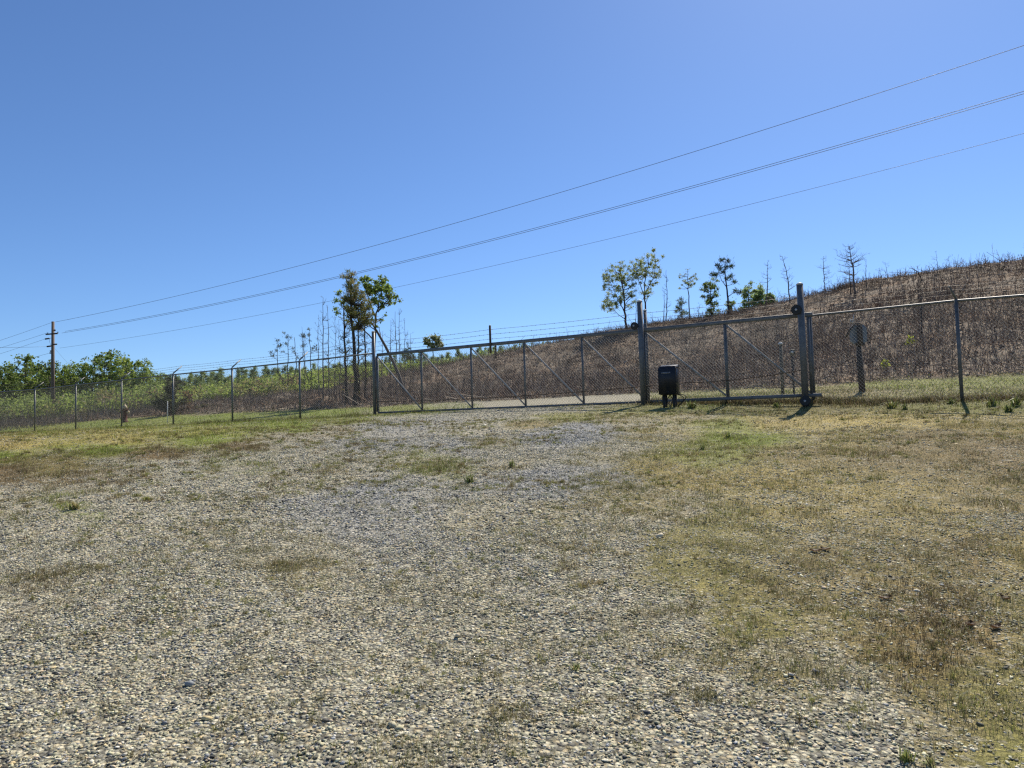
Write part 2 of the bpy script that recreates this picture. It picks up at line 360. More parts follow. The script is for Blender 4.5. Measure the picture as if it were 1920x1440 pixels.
# ------------------------------------------------------------------ ground sheet
def grid_lines(lo, hi, c, s0, g):
    a = [c]; s = s0
    while a[-1] < hi: a.append(a[-1] + s); s = s0 + g * (a[-1] - c)
    b = [c]; s = s0
    while b[-1] > lo: b.append(b[-1] - s); s = s0 + g * (c - b[-1])
    return np.array(sorted(set(a + b)))
gx = np.unique(np.concatenate([grid_lines(-2600, 2600, 0, .085, .0125)]))
gy = np.unique(np.concatenate([grid_lines(-60, 3200, 5, .085, .0125)]))
X, Y = np.meshgrid(gx, gy); Xf = X.ravel(); Yf = Y.ravel()
Zf = height(Xf, Yf)
gm = MB(); nx, ny = len(gx), len(gy)
i = (np.arange(ny - 1)[:, None] * nx + np.arange(nx - 1)[None]).ravel()
gm.add(np.column_stack([Xf, Yf, Zf]), np.stack([i, i + 1, i + 1 + nx, i + nx], -1))
cv = cover(Xf, Yf, Zf)
lit = litter_mask(Xf, Yf); past = sstep(-3, 4, Yf - top_d(Xf, Yf)) * (pxof(Xf, Yf) < 1060)
gcol = (cv[:, 2:] @ GCOL[2:]) / (cv[:, 2:].sum(1)[:, None] + 1e-6)
gcol = np.where(cv[:, 2:].sum(1)[:, None] < .02, GCOL[3], gcol)
LITC = np.array([.175, .13, .093])
n1 = fbm(Xf * .22, Yf * .22, 131)[:, None]; n2 = fbm(Xf * .5 + 9, Yf * .5, 137)[:, None]
LITC = LITC * (1 - sstep(.45, .62, n1)) + np.array([.24, .19, .145]) * sstep(.45, .62, n1)
LITC = LITC * (1 - .7 * sstep(.55, .7, n2)) + np.array([.21, .125, .07]) * .7 * sstep(.55, .7, n2)
gcol = gcol * (1 - lit[:, None]) + LITC * lit[:, None]
gcol = gcol * (1 - past[:, None]) + np.array([.07, .085, .03]) * past[:, None]
grav = (cv[:, 0] + cv[:, 1]) * (1 - lit); blue = cv[:, 1] / (cv[:, 0] + cv[:, 1] + 1e-3)
gm.c = [gcol]
mg, t, out = new_mat('ground')
p = N(t, 'ShaderNodeBsdfPrincipled'); p.inputs['Roughness'].default_value = .9; p.inputs['Specular IOR Level'].default_value = .15
t.links.new(p.outputs[0], out.inputs[0])
geo = N(t, 'ShaderNodeNewGeometry'); pos = geo.outputs['Position']
ac = N(t, 'ShaderNodeVertexColor', layer_name='Col'); am = N(t, 'ShaderNodeAttribute', attribute_name='Mask')
sep = N(t, 'ShaderNodeSeparateColor'); t.links.new(am.outputs['Color'], sep.inputs[0])
def voro(scale, feat='F1'):
    v = N(t, 'ShaderNodeTexVoronoi', Scale=scale); v.feature = feat; t.links.new(pos, v.inputs['Vector']); return v
def noise(scale, det=5.0, r=.6):
    v = N(t, 'ShaderNodeTexNoise', Scale=scale, Detail=det, Roughness=r); t.links.new(pos, v.inputs['Vector']); return v.outputs[0]
v1 = voro(42); v2 = voro(20)
s1 = N(t, 'ShaderNodeSeparateColor'); t.links.new(v1.outputs['Color'], s1.inputs[0])
warm = ramp(t, s1.outputs[0], [(0, (.09, .086, .07)), (.25, (.26, .25, .205)), (.5, (.41, .39, .295)), (.72, (.54, .505, .36)), (.88, (.50, .42, .27)), (1, (.70, .66, .50))])
cool = ramp(t, s1.outputs[0], [(0, (.07, .075, .08)), (.3, (.20, .215, .225)), (.65, (.34, .355, .365)), (.9, (.46, .45, .42)), (1, (.56, .54, .50))])
stone = mixc(t, warm, cool, math_(t, 'MULTIPLY_ADD', sep.outputs[1], .95, .0, clamp=True))
edge = ramp(t, v1.outputs['Distance'], [(.35, (1, 1, 1)), (.75, (.38, .36, .32))])  # cell rims darkened: shade between stones put into the colour
stone = mixc(t, stone, edge, .8, 'MULTIPLY')
gn = ramp(t, noise(48, 5, .8), [(.36, (.22, .21, .18)), (.5, (.95, .95, .95)), (.66, (2.2, 2.05, 1.75))])
gn2 = ramp(t, noise(3.2, 8, .75), [(.32, (.55, .58, .50)), (.5, (1, 1, 1)), (.7, (1.45, 1.38, 1.32))])
grass = mixc(t, mixc(t, ac.outputs[0], gn, .9, 'MULTIPLY'), gn2, 1.0, 'MULTIPLY')
# scattered loose stones showing through the grass
v3 = voro(30); s3 = N(t, 'ShaderNodeSeparateColor'); t.links.new(v3.outputs['Color'], s3.inputs[0])
gm_f = math_(t, 'ADD', sep.outputs[0], math_(t, 'MULTIPLY_ADD', noise(1.6, 6, .7), 1.5, -.75))
gm_f = math_(t, 'ADD', gm_f, math_(t, 'MULTIPLY_ADD', noise(9, 5, .7), .9, -.36))
gm_f = math_(t, 'ADD', gm_f, math_(t, 'MULTIPLY', ramp(t, s3.outputs[1], [(.70, (0, 0, 0)), (.74, (1, 1, 1))]), .32))
gmask = ramp(t, gm_f, [(.22, (0, 0, 0)), (.66, (1, 1, 1))])
col = mixc(t, grass, stone, gmask)
t.links.new(col, p.inputs['Base Color'])
bm_h = math_(t, 'MULTIPLY', math_(t, 'SUBTRACT', .8, v1.outputs['Distance']), gmask)
bh = math_(t, 'ADD', math_(t, 'MULTIPLY', bm_h, .8), math_(t, 'MULTIPLY', noise(40, 4, .7), .9))
bp = N(t, 'ShaderNodeBump', Strength=.9, Distance=.02); t.links.new(bh, bp.inputs['Height']); t.links.new(bp.outputs[0], p.inputs['Normal'])
ground = gm.build('ground', mg, smooth=True)
ma = ground.data.color_attributes.new('Mask', 'FLOAT_COLOR', 'POINT')
ma.data.foreach_set('color', np.column_stack([grav, blue, lit, np.ones(len(grav))]).astype(np.float32).ravel())
tag(ground, 'weedy gravel drive and mown dry grass rising to a cleared brown slope', 'ground', kind='structure')

# ------------------------------------------------------------------ loose stones
phi = (1 + 5 ** .5) / 2
ICO = np.array([(-1, phi, 0), (1, phi, 0), (-1, -phi, 0), (1, -phi, 0), (0, -1, phi), (0, 1, phi), (0, -1, -phi), (0, 1, -phi), (phi, 0, -1), (phi, 0, 1), (-phi, 0, -1), (-phi, 0, 1)]) / 1.9
ICF = np.array([(0, 11, 5), (0, 5, 1), (0, 1, 7), (0, 7, 10), (0, 10, 11), (1, 5, 9), (5, 11, 4), (11, 10, 2), (10, 7, 6), (7, 1, 8), (3, 9, 4), (3, 4, 2), (3, 2, 6), (3, 6, 8), (3, 8, 9), (4, 9, 5), (2, 4, 11), (6, 2, 10), (8, 6, 7), (9, 8, 1)])
def stones(mb, x, y, r, col, g, sink=.25):
    n = len(x)
    z = height(x, y)
    v = ICO[None] * (1 + g.uniform(-.28, .28, (n, 12, 1)))
    v = v * np.stack([g.uniform(.75, 1.35, n), g.uniform(.6, 1.1, n), g.uniform(.22, .55, n)], -1)[:, None]
    # tilt then spin
    tl = g.normal(0, .28, n); a = g.uniform(0, 2 * math.pi, n)
    c, s_ = np.cos(tl)[:, None], np.sin(tl)[:, None]
    vx, vz = v[..., 0] * c - v[..., 2] * s_, v[..., 0] * s_ + v[..., 2] * c
    c, s_ = np.cos(a)[:, None], np.sin(a)[:, None]
    v = np.stack([vx * c - v[..., 1] * s_, vx * s_ + v[..., 1] * c, vz], -1) * r[:, None, None]
    v = v + np.stack([x, y, z + r * (.38 - sink)], -1)[:, None]
    f = (ICF[None] + np.arange(n)[:, None, None] * 12).reshape(-1, 3)
    mb.add(v.reshape(-1, 3), f, np.repeat(col, 12, 0))
PAL_W = np.array([(.10, .095, .08), (.20, .19, .165), (.30, .28, .235), (.42, .385, .30), (.52, .46, .345), (.53, .40, .26), (.62, .57, .46), (.33, .31, .25), (.46, .43, .36)])
PAL_W = np.vstack([PAL_W * (1.05, 1.09, .88), (.05, .047, .04), (.72, .67, .52), (.58, .46, .31)])
PAL_B = np.array([(.06, .063, .064), (.14, .147, .15), (.21, .22, .222), (.29, .30, .30), (.38, .385, .375), (.48, .465, .41)])
def scatter(n, y0, y1, g, margin=3.4, power=1.0):
    n = int(n * (.80 * (y0 + y1) / 2 + margin) / (.70 * (y0 + y1) / 2 + 1.2))
    u = g.uniform(0, 1, n)
    y = (y0 ** (2 * power) + u * (y1 ** (2 * power) - y0 ** (2 * power))) ** (1 / (2 * power))
    x = g.uniform(-1, 1, n) * (.80 * y + margin)
    return x, y
sg = np.random.default_rng(11); mb = MB()
for (n, y0, y1, ra, rb) in ((180000, 2.0, 6.5, .0038, .0135), (170000, 6.5, 13.0, .0055, .0175), (70000, 13.0, 22.0, .009, .023)):
    x, y = scatter(n, y0, y1, sg); n = len(x)
    cvn = cover(x, y, height(x, y)); gv = cvn[:, 0] + cvn[:, 1]
    gv2 = gv + (fbm(x * 1.6, y * 1.6, 55) - .5) * 1.1 + (fbm(x * 7, y * 7, 57, 2) - .5) * .5
    keep = sg.uniform(0, 1, n) < sstep(.0, .62, gv2) * .60 * (.6 + .7 * fbm(x * .6, y * .6, 171, 3)) + .38 * (1 - cvn[:, 2]) * (1 - .5 * cvn[:, 4]) * fbm(x * 2.2, y * 2.2, 173, 3) * 1.7
    x, y, cvn = x[keep], y[keep], cvn[keep]; m = len(x)
    r = (ra + (rb - ra) * sg.beta(1.3, 3.0, m)) * (.75 + .5 * fbm(x * .8, y * .8, 175, 3)); big = sg.uniform(0, 1, m) < .006; r[big] *= 1.8
    isb = sg.uniform(0, 1, m) < (.24 * gv2[keep].clip(0, 1) + .65 * cvn[:, 1])
    c = np.where(isb[:, None], PAL_B[sg.integers(0, len(PAL_B), m)], PAL_W[sg.integers(0, len(PAL_W), m)]) * sg.uniform(.8, 1.2, (m, 1))
    stones(mb, x, y, r, c, sg)
tag(mb.build('gravel', M_STONE), 'loose crushed grey and tan stone covering the drive', 'gravel', kind='stuff')

# ------------------------------------------------------------------ grass blades
def along(pts, n, spread, g):
    pts = np.array(pts); seg = np.linalg.norm(np.diff(pts, axis=0), axis=1); cs = np.concatenate([[0], np.cumsum(seg)])
    u = g.uniform(0, cs[-1], n); x = np.interp(u, cs, pts[:, 0]); y = np.interp(u, cs, pts[:, 1])
    return x + g.normal(0, spread, n), y + g.normal(0, spread, n)
def blades(mb, x, y, h, wd, col, g, lean=.5):
    n = len(x); z = height(x, y)
    a = g.uniform(0, 2 * math.pi, n); ln = np.abs(g.normal(0, lean, n)) ; b = g.uniform(0, 2 * math.pi, n)
    base = np.stack([x, y, z - .004], -1); side = np.stack([np.cos(a), np.sin(a), 0 * a], -1) * wd[:, None] / 2
    ld = np.stack([np.cos(b), np.sin(b), 0 * b], -1)
    mid = base + ld * (h * ln * .35)[:, None] + np.array([0, 0, 1]) * (h * .6)[:, None]
    tip = base + ld * (h * ln * 1.1)[:, None] + np.array([0, 0, 1]) * (h * np.maximum(.25, 1 - ln * .5))[:, None]
    v = np.stack([base - side, base + side, mid + side * .7, mid - side * .7, tip], 1).reshape(-1, 3)
    i = np.arange(n)[:, None] * 5
    n0 = mb.n
    mb.add(v, i + np.array([[0, 1, 2, 3]]), np.repeat(col, 5, 0))
    mb.f.setdefault(3, []).append(i + np.array([[3, 2, 4]]) + n0)
CB = {2: [(.18, .24, .035), (.23, .28, .05), (.12, .15, .035), (.25, .23, .09)], 3: [(.15, .155, .055), (.30, .25, .14), (.10, .115, .035), (.42, .36, .23), (.12, .09, .05), (.20, .20, .07)],
      4: [(.16, .12, .065), (.10, .078, .045), (.22, .17, .10)], 5: [(.36, .29, .13), (.30, .24, .10), (.24, .22, .08)]}
def blade_cols(cvn, g):
    pr = cvn[:, 2:] + 1e-4; pr[:, 1] += .12; pr /= pr.sum(1)[:, None]; cs = np.cumsum(pr, 1); u = g.uniform(0, 1, (len(pr), 1))
    k = (u > cs).sum(1).clip(0, 3); out = np.zeros((len(pr), 3))
    for c in range(4):
        a = np.array(CB[c + 2]); mk = k == c; out[mk] = a[g.integers(0, len(a), mk.sum())]
    return out * g.uniform(.75, 1.25, (len(pr), 1))
bgn = np.random.default_rng(23); mb = MB()
for (n, y0, y1, h0, wd) in ((230000, 1.8, 6.0, .030, .0022), (260000, 6.0, 12.5, .036, .0038), (150000, 12.5, 24, .04, .008)):
    x, y = scatter(n, y0, y1, bgn); n = len(x)
    cvn = cover(x, y, height(x, y)); gr = cvn[:, 2:].sum(1)
    cl = gr + (fbm(x * 1.6, y * 1.6, 55) - .5) * -1.1 + (fbm(x * 5, y * 5, 61, 3) - .5) * 1.9
    keep = bgn.uniform(0, 1, n) < .04 + .96 * sstep(.18, .95, cl)
    x, y, cvn, cl = x[keep], y[keep], cvn[keep], cl[keep]; m = len(x)
    tall = fbm(x * 2.5, y * 2.5, 71, 3)
    h = h0 * bgn.uniform(.5, 1.4, m) * (.6 + 1.3 * sstep(.5, .75, tall))
    blades(mb, x, y, h, wd * bgn.uniform(.6, 1.3, m), blade_cols(cvn, bgn), bgn, .9)
# separate tufts: many small ones, and the darker curved lines of growth along old wheel tracks
def gpt(px, py):
    rd = FW * F_PX + RT * (px - 960) + UP * (720 - py); rd = rd / rd[1]; ys = np.linspace(1.5, 40, 6000); hit = np.nonzero(height(rd[0] * ys, ys) > EYE[2] + rd[2] * ys)[0]; yy = ys[hit[0]]
    return np.array([rd[0] * yy, yy, H(rd[0] * yy, yy)])
def tufts(x, y, rr, nb, hh, pal, wd):
    m = len(x); k = np.repeat(np.arange(m), nb); a = bgn.uniform(0, 6.28, len(k)); q = np.abs(bgn.normal(0, .55, len(k))) * np.asarray(rr)[k]
    pal = np.array(pal); pc = pal[bgn.integers(0, len(pal), m)][k] * bgn.uniform(.65, 1.35, (len(k), 1))
    blades(mb, x[k] + np.cos(a) * q, y[k] + np.sin(a) * q * .8, np.asarray(hh)[k] * bgn.uniform(.4, 1.2, len(k)), np.full(len(k), wd), pc, bgn, .8)
TPL = [(.21, .20, .08), (.17, .16, .065), (.24, .20, .11), (.15, .125, .07), (.28, .25, .13)]
TP = [(.20, .21, .06), (.15, .165, .045), (.18, .135, .07), (.24, .245, .075), (.16, .13, .06), (.28, .24, .12)]
x, y = scatter(7500, 1.9, 9, bgn); k = fbm(x * 1.1, y * 1.1, 151, 3) + bgn.normal(0, .10, len(x)) > .5; x, y = x[k], y[k]
tufts(x, y, bgn.uniform(.02, .085, len(x)), 24, bgn.uniform(.018, .05, len(x)), TP, .0022)
x, y = scatter(5200, 8, 17, bgn); k = fbm(x * .9, y * .9, 152, 3) > .48; x, y = x[k], y[k]
tufts(x, y, bgn.uniform(.04, .14, len(x)), 40, bgn.uniform(.03, .06, len(x)), TP, .0045)
for poly, n_, sp in sorted((([(1310, 1048), (1400, 1075), (1500, 1125), (1560, 1150), (1650, 1160)], 150, .05), ([(990, 1022), (1060, 1024), (1110, 1034), (1180, 1040)], 50, .04), ([(1180, 955), (1270, 972), (1350, 985), (1420, 980)], 90, .09),
                     ([(1740, 1100), (1755, 1150), (1730, 1200), (1760, 1250)], 260, .13), ([(1790, 1010), (1800, 1060), (1790, 1100)], 90, .12), ([(1020, 955), (1120, 950), (1200, 958)], 70, .09), ([(0, 1092), (60, 1086), (120, 1078), (200, 1062)], 90, .05), ([(1380, 815), (1385, 830), (1340, 850), (1300, 862)], 120, .14),
                     ([(1080, 1100), (1110, 1095)], 30, .05), ([(880, 1240), (900, 1262)], 24, .05), ([(510, 1058), (560, 1062)], 60, .07), ([(940, 1330), (990, 1345)], 30, .05), ([(1290, 1300), (1340, 1310)], 30, .05), ([(780, 872), (840, 868)], 60, .12)), key=lambda q_: q_[1]):
    W_ = np.array([gpt(*p_)[:2] for p_ in poly]); x, y = along(W_, n_, sp, bgn); dk = y.mean()
    kk = bgn.uniform(0, 1, n_) < .62; x, y = x[kk], y[kk]; m = len(x)
    if n_ > 200: x, y = np.tile(x, 2), np.tile(y, 2); m *= 2
    x = x + bgn.normal(0, sp * .8, m); y = y + bgn.normal(0, sp * .8, m)
    tufts(x, y, bgn.uniform(.03, .09, m) * (1 + dk * .06), 17, bgn.uniform(.02, .05, m), TPL if n_ < 200 else [(.13, .10, .055), (.17, .13, .07), (.15, .15, .055), (.11, .09, .045)], .0016 + .0004 * dk)
tag(mb.build('grass', M_GRASS), 'short dry and green grass growing through the gravel', 'grass', kind='stuff')
# straggling taller stalks on the right and weeds left uncut along the fence foot
mb = MB(); n = 2600
x = bgn.uniform(-1, 7, n); y = bgn.uniform(2, 9, n); k = (fbm(x * 1.2, y * 1.2, 81, 3) > .52) & (x > .15 * y)
x, y = x[k], y[k]; m = len(x)
blades(mb, x, y, bgn.uniform(.07, .2, m), bgn.uniform(.0012, .0022, m), np.tile((.33, .28, .17), (m, 1)) * bgn.uniform(.7, 1.3, (m, 1)), bgn, .9)
tag(mb.build('dry_grass_stalks', M_GRASS), 'pale straggling dry stalks standing in the short grass', 'dry grass', kind='stuff')
GA = P(709, 774, 24.2); GB = P(1522, 741, 17.3)
fl_xy = [P(a, c, d)[:2] for a, b, c, d in FL]; fr_xy = [P(a, c, d)[:2] for a, b, c, d in FR]
mb = MB()
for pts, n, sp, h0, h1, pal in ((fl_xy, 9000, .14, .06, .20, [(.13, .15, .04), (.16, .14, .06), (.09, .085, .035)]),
                           (fr_xy[1:], 15000, .16, .03, .12, [(.06, .045, .03), (.08, .06, .035), (.05, .04, .028)]), (fr_xy, 17000, .32, .04, .19, [(.17, .13, .07), (.12, .095, .05), (.13, .14, .045), (.26, .21, .12)]),  # darkest blades paint the bank's dark earth and ditch shadow into grass colour
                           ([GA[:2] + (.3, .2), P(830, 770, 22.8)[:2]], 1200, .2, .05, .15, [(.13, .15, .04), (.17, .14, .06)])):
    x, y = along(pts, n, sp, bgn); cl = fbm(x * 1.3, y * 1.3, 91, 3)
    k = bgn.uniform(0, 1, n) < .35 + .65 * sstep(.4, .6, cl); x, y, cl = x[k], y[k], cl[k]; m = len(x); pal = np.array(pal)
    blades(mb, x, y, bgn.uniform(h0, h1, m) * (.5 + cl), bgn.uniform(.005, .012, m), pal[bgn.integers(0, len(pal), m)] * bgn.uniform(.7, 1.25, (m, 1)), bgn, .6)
# rough grass between the fences and the slope
n = 70000; x, y = bgn.uniform(-32, 18, n), bgn.uniform(15, 50, n)
bd = base_d(x, y); fy = np.interp(x, np.array(fl_xy + fr_xy)[:, 0], np.array(fl_xy + fr_xy)[:, 1])
cvn = cover(x, y, height(x, y)); k = (y > fy + .1) & (y < bd + 1) & (cvn[:, 2:].sum(1) > .55) & (np.abs(x) < .75 * y)
x, y, cvn = x[k], y[k], cvn[k]; m = len(x)
blades(mb, x, y, bgn.uniform(.03, .11, m) * (.6 + fbm(x, y, 181, 3)), bgn.uniform(.010, .024, m), blade_cols(cvn, bgn), bgn, .7)
tag(mb.build('rough_grass', M_GRASS), 'rough uncut grass and weeds along the foot of the fences, with a dark strip for bank earth and shadow at right', 'grass', kind='stuff')

# ------------------------------------------------------------------ dead brush on the cleared slope
hg = np.random.default_rng(37); mb = MB()
n = 48000
x = hg.uniform(-46, 70, n); y = hg.uniform(20, 95, n)
k = (np.abs(x) < .80 * y + 2) & (y > base_d(x, y) - .2) & (y < top_d(x, y) + 7) & (hg.uniform(0, 1, n) < .35 + 1.1 * fbm(x * .35, y * .35, 5, 3) ** 2 * 2)
x, y = x[k], y[k]
# more brush close by, where single stems show
x2 = hg.uniform(-25, 24, 26000); y2 = hg.uniform(21, 42, 26000)
k = (np.abs(x2) < .78 * y2) & (y2 > base_d(x2, y2)) & (y2 < top_d(x2, y2)); x = np.concatenate([x, x2[k]]); y = np.concatenate([y, y2[k]])
x2 = hg.uniform(-8, 60, 60000); y2 = hg.uniform(36, 84, 60000); k = (np.abs(y2 - top_d(x2, y2)) < 3) & (pxof(x2, y2) > 1080) & (pxof(x2, y2) < 2100); x = np.concatenate([x, x2[k]]); y = np.concatenate([y, y2[k]])
z = height(x, y); m = len(x)
left = pxof(x, y) < 700
PALD = np.array([(.08, .056, .042), (.12, .085, .062), (.17, .13, .10), (.25, .20, .16), (.15, .09, .06), (.40, .34, .27), (.22, .165, .105)])
pk = hg.choice(7, m, p=[.2, .24, .22, .12, .12, .04, .06])
hh = hg.gamma(2.4, .17, m) * (.55 + fbm(x * .3, y * .3, 66, 2)); hh = np.clip(hh, .12, 1.5); hh[left] *= .6; hh[np.abs(y - top_d(x, y)) < 4] *= .6
A = np.stack([x, y, z - .03], -1); dr = hg.normal(0, .28, (m, 3)); dr[:, 2] = 1
lay = hg.uniform(0, 1, m) < .34; dr[lay, 2] = hg.uniform(0, .5, lay.sum()); dr[lay, :2] *= 3.5
dr /= np.linalg.norm(dr, axis=1)[:, None]; B = A + dr * hh[:, None]
rr = .006 + .006 * hg.uniform(0, 1, m) + y * .00011
mb.sticks(A, B, rr, rr * .45, PALD[pk] * (1.55, 1.42, 1.32) * hg.uniform(.75, 1.25, (m, 1)))
for rep in range(2):
    f = hg.uniform(.3, .85, m)[:, None]; a = A + (B - A) * f
    d = dr + hg.normal(0, .6, (m, 3)); d /= np.linalg.norm(d, axis=1)[:, None]
    mb.sticks(a, a + d * (hh * hg.uniform(.25, .5, m))[:, None], rr * .55, rr * .3, 1.3 * PALD[pk] * hg.uniform(.75, 1.3, (m, 1)))
cxy = np.column_stack([hg.uniform(-30, 50, 420), hg.uniform(22, 82, 420)]); cxy = cxy[(np.abs(cxy[:, 0]) < .8 * cxy[:, 1]) & (cxy[:, 1] > base_d(cxy[:, 0], cxy[:, 1]) + 1) & (cxy[:, 1] < top_d(cxy[:, 0], cxy[:, 1]) + 1)]
nb_ = 60; cr_ = hg.uniform(.3, 1.0, len(cxy)); kx = np.repeat(np.arange(len(cxy)), nb_); q3 = hg.normal(0, .5, (len(kx), 2)) * cr_[kx][:, None]; bx, by = cxy[kx, 0] + q3[:, 0], cxy[kx, 1] + q3[:, 1]
ca = PALD[hg.integers(0, 7, len(cxy))][kx] * hg.uniform(.7, 1.3, (len(kx), 1)); A = np.stack([bx, by, height(bx, by) + hg.uniform(0, .25, len(kx))], -1); dd_ = hg.normal(0, 1, (len(kx), 3)); dd_[:, 2] = np.abs(dd_[:, 2]) * .8; dd_ /= np.linalg.norm(dd_, axis=1)[:, None]
mb.sticks(A, A + dd_ * (cr_[kx] * hg.uniform(.4, 1.2, len(kx)))[:, None], .006 + by * .0001, .004, ca)
n = 170000; x = hg.uniform(-46, 66, n); y = hg.uniform(20, 90, n)
k = (np.abs(x) < .8 * y) & (y > base_d(x, y) - .3) & (y < top_d(x, y) + 2) & (hg.uniform(0, 1, n) < sstep(.32, .6, fbm(x * .5, y * .5, 161, 3)) + .15); x, y = x[k], y[k]; m = len(x)
pg = np.array([(.28, .20, .13), (.21, .15, .10), (.35, .27, .19), (.17, .12, .08), (.24, .14, .085), (.19, .17, .08)])
blades(mb, x, y, hg.gamma(3, .09, m), hg.uniform(.008, .022, m) + y * .0001, 1.12 * pg[hg.integers(0, 6, m)] * hg.uniform(.7, 1.25, (m, 1)), hg, .8)
tag(mb.build('dead_brush', M_DEAD), 'dead leafless stems and twigs covering the cleared slope', 'dead brush', kind='stuff')
# slash: litter of broken sticks, chips and clods
mb = MB(); n = 90000
x = hg.uniform(-46, 66, n); y = hg.uniform(20, 92, n)
k = (np.abs(x) < .80 * y + 2) & (y > base_d(x, y) - .3) & (y < top_d(x, y) + 3); x, y = x[k], y[k]; z = height(x, y); m = len(x)
A = np.stack([x, y, z + hg.uniform(0, .10, m)], -1); d = hg.normal(0, 1, (m, 3)); d[:, 2] *= .22; d /= np.linalg.norm(d, axis=1)[:, None]
L = hg.gamma(1.8, .27, m); r = .008 + hg.uniform(0, .012, m)
cc = np.array([(.20, .165, .13), (.30, .26, .21), (.14, .11, .085), (.36, .31, .25), (.26, .16, .095)])[hg.integers(0, 5, m)]
mb.sticks(A, A + d * L[:, None], r, r * .6, cc * hg.uniform(.7, 1.2, (m, 1)))
x = hg.uniform(-46, 60, 16000); y = hg.uniform(20, 85, 16000); k = (np.abs(x) < .8 * y) & (y > base_d(x, y)) & (y < top_d(x, y)); x, y = x[k], y[k]
cc = np.array([(.10, .07, .05), (.17, .12, .085), (.22, .13, .07), (.07, .055, .045)])[hg.integers(0, 4, len(x))]
stones(mb, x, y, np.clip(hg.gamma(2, .03, len(x)), 0, .10), cc * hg.uniform(.8, 1.2, (len(x), 1)), hg)
tag(mb.build('logging_slash', M_DEAD), 'broken sticks, clods and woody litter lying on the cleared slope', 'woody debris', kind='stuff')

# ------------------------------------------------------------------ fences and gate
UPV = np.array([0, 0, 1.0])
def mesh_panel(mb, a0, a1, b0, b1, rad, pitch=.082):
    # a0/a1 bottom and top at one end, b0/b1 at the other; two families of straight diagonals
    L = np.linalg.norm(b1 - a1); Hh = np.linalg.norm(a1 - a0)
    As, Bs = [], []
    for sgn in (1, -1):
        for c in np.arange(-Hh if sgn > 0 else 0, L + (0 if sgn > 0 else Hh), pitch):
            if sgn > 0: s0, s1 = max(0, c), min(L, c + Hh); v0, v1 = s0 - c, s1 - c
            else: s0, s1 = max(0, c - Hh), min(L, c); v0, v1 = c - s0, c - s1
            if s1 - s0 < .01: continue
            def pt(s, v):
                u = s / L; lo = a0 + (b0 - a0) * u; hi = a1 + (b1 - a1) * u; return lo + (hi - lo) * (v / Hh)
            As.append(pt(s0, v0)); Bs.append(pt(s1, v1))
    if As: mb.sticks(np.array(As), np.array(Bs), rad, rad, (1, 1, 1))
def barbs(mb, pts, r=.0035):
    pts = np.array(pts); mb.tube(pts, r, 4)
    As, Bs = [], []
    for a, b in zip(pts[:-1], pts[1:]):
        n = int(np.linalg.norm(b - a) / .14)
        for k in range(n):
            p_ = a + (b - a) * (k + .5) / n
            for q in range(2):
                d = rng.normal(size=3); d /= np.linalg.norm(d); As.append(p_ - d * .02); Bs.append(p_ + d * .02)
    mb.sticks(np.array(As), np.array(Bs), .0035, .0025, (1, 1, 1))
def sag(a, b, s, n=8):
    u = np.linspace(0, 1, n)[:, None]; p_ = a + (b - a) * u; p_[:, 2] -= 4 * s * (u * (1 - u))[:, 0]; return p_

# left fence
lp = []
for px, ry, by, d in FL:
    b = P(px, by, d); g_ = H(b[0], b[1]); lp.append((np.array([b[0], b[1], g_]), np.array([b[0], b[1], ztop(b[0], b[1], ry)])))
fo = lp[-1][0]
fence = empty('chain_link_fence', fo, 'grey chain link fence with slanted barbed wire arms, left of the gate', 'fence')
fdir = lp[0][0] - lp[-1][0]; fdir[2] = 0; fdir /= np.linalg.norm(fdir); inw = np.array([-fdir[1], fdir[0], 0.0]); inw = inw if inw[1] > 0 else -inw
arms = []
for k, (g_, tp) in enumerate(lp):
    m = MB(); end = k == len(lp) - 1
    if end:
        top = np.array([g_[0], g_[1], ztop(g_[0], g_[1], 623)])
        m.tube([g_ - (0, 0, .1), top], .055, 12); po = m.build('post', M_GALV, fence, True, fo)
        m = MB(); m.tube([top, top + (0, 0, .03), top + (0, 0, .045)], [.06, .055, .02], 12); m.build('cap', M_CAP, po, True, fo).location = (0, 0, 0)
        arms.append([tp + UPV * h_ for h_ in (.18, .36, .54)])
    else:
        m.tube([g_ - (0, 0, .1), tp + (0, 0, .03)], .033, 10); po = m.build('post', M_GALV, fence, True, fo)
        m = MB(); tip = tp + inw * .40 + UPV * .36; m.tube([tp + (0, 0, .0), tp + (0, 0, .05), tip], [.03, .026, .016], 6); m.build('barbed_wire_arm', M_GALV, po, True, fo).location = (0, 0, 0)
        arms.append([tp + (tip - tp) * q + UPV * .012 for q in (.40, .70, .98)])
# children hold coordinates relative to the thing's base
for o in list(fence.children): o.location = (0, 0, 0)
m = MB(); m.tube([tp for _, tp in lp], .024, 8); m.build('top_rail', M_GALV, fence, True, fo).location = (0, 0, 0)
m = MB()
for (g0, t0), (g1, t1) in zip(lp[:-1], lp[1:]): mesh_panel(m, g0 + UPV * .03, t0, g1 + UPV * .03, t1, .0022)
m.build('wire_mesh', M_WIRE, fence, False, fo).location = (0, 0, 0)
for q in range(3):
    m = MB(); pts = []
    for a, b in zip(arms[:-1], arms[1:]): pts += list(sag(a[q], b[q], .02, 4)[:-1])
    pts.append(arms[-1][q]); barbs(m, pts); m.build('barbed_wire', M_RUSTW, fence, False, fo).location = (0, 0, 0)

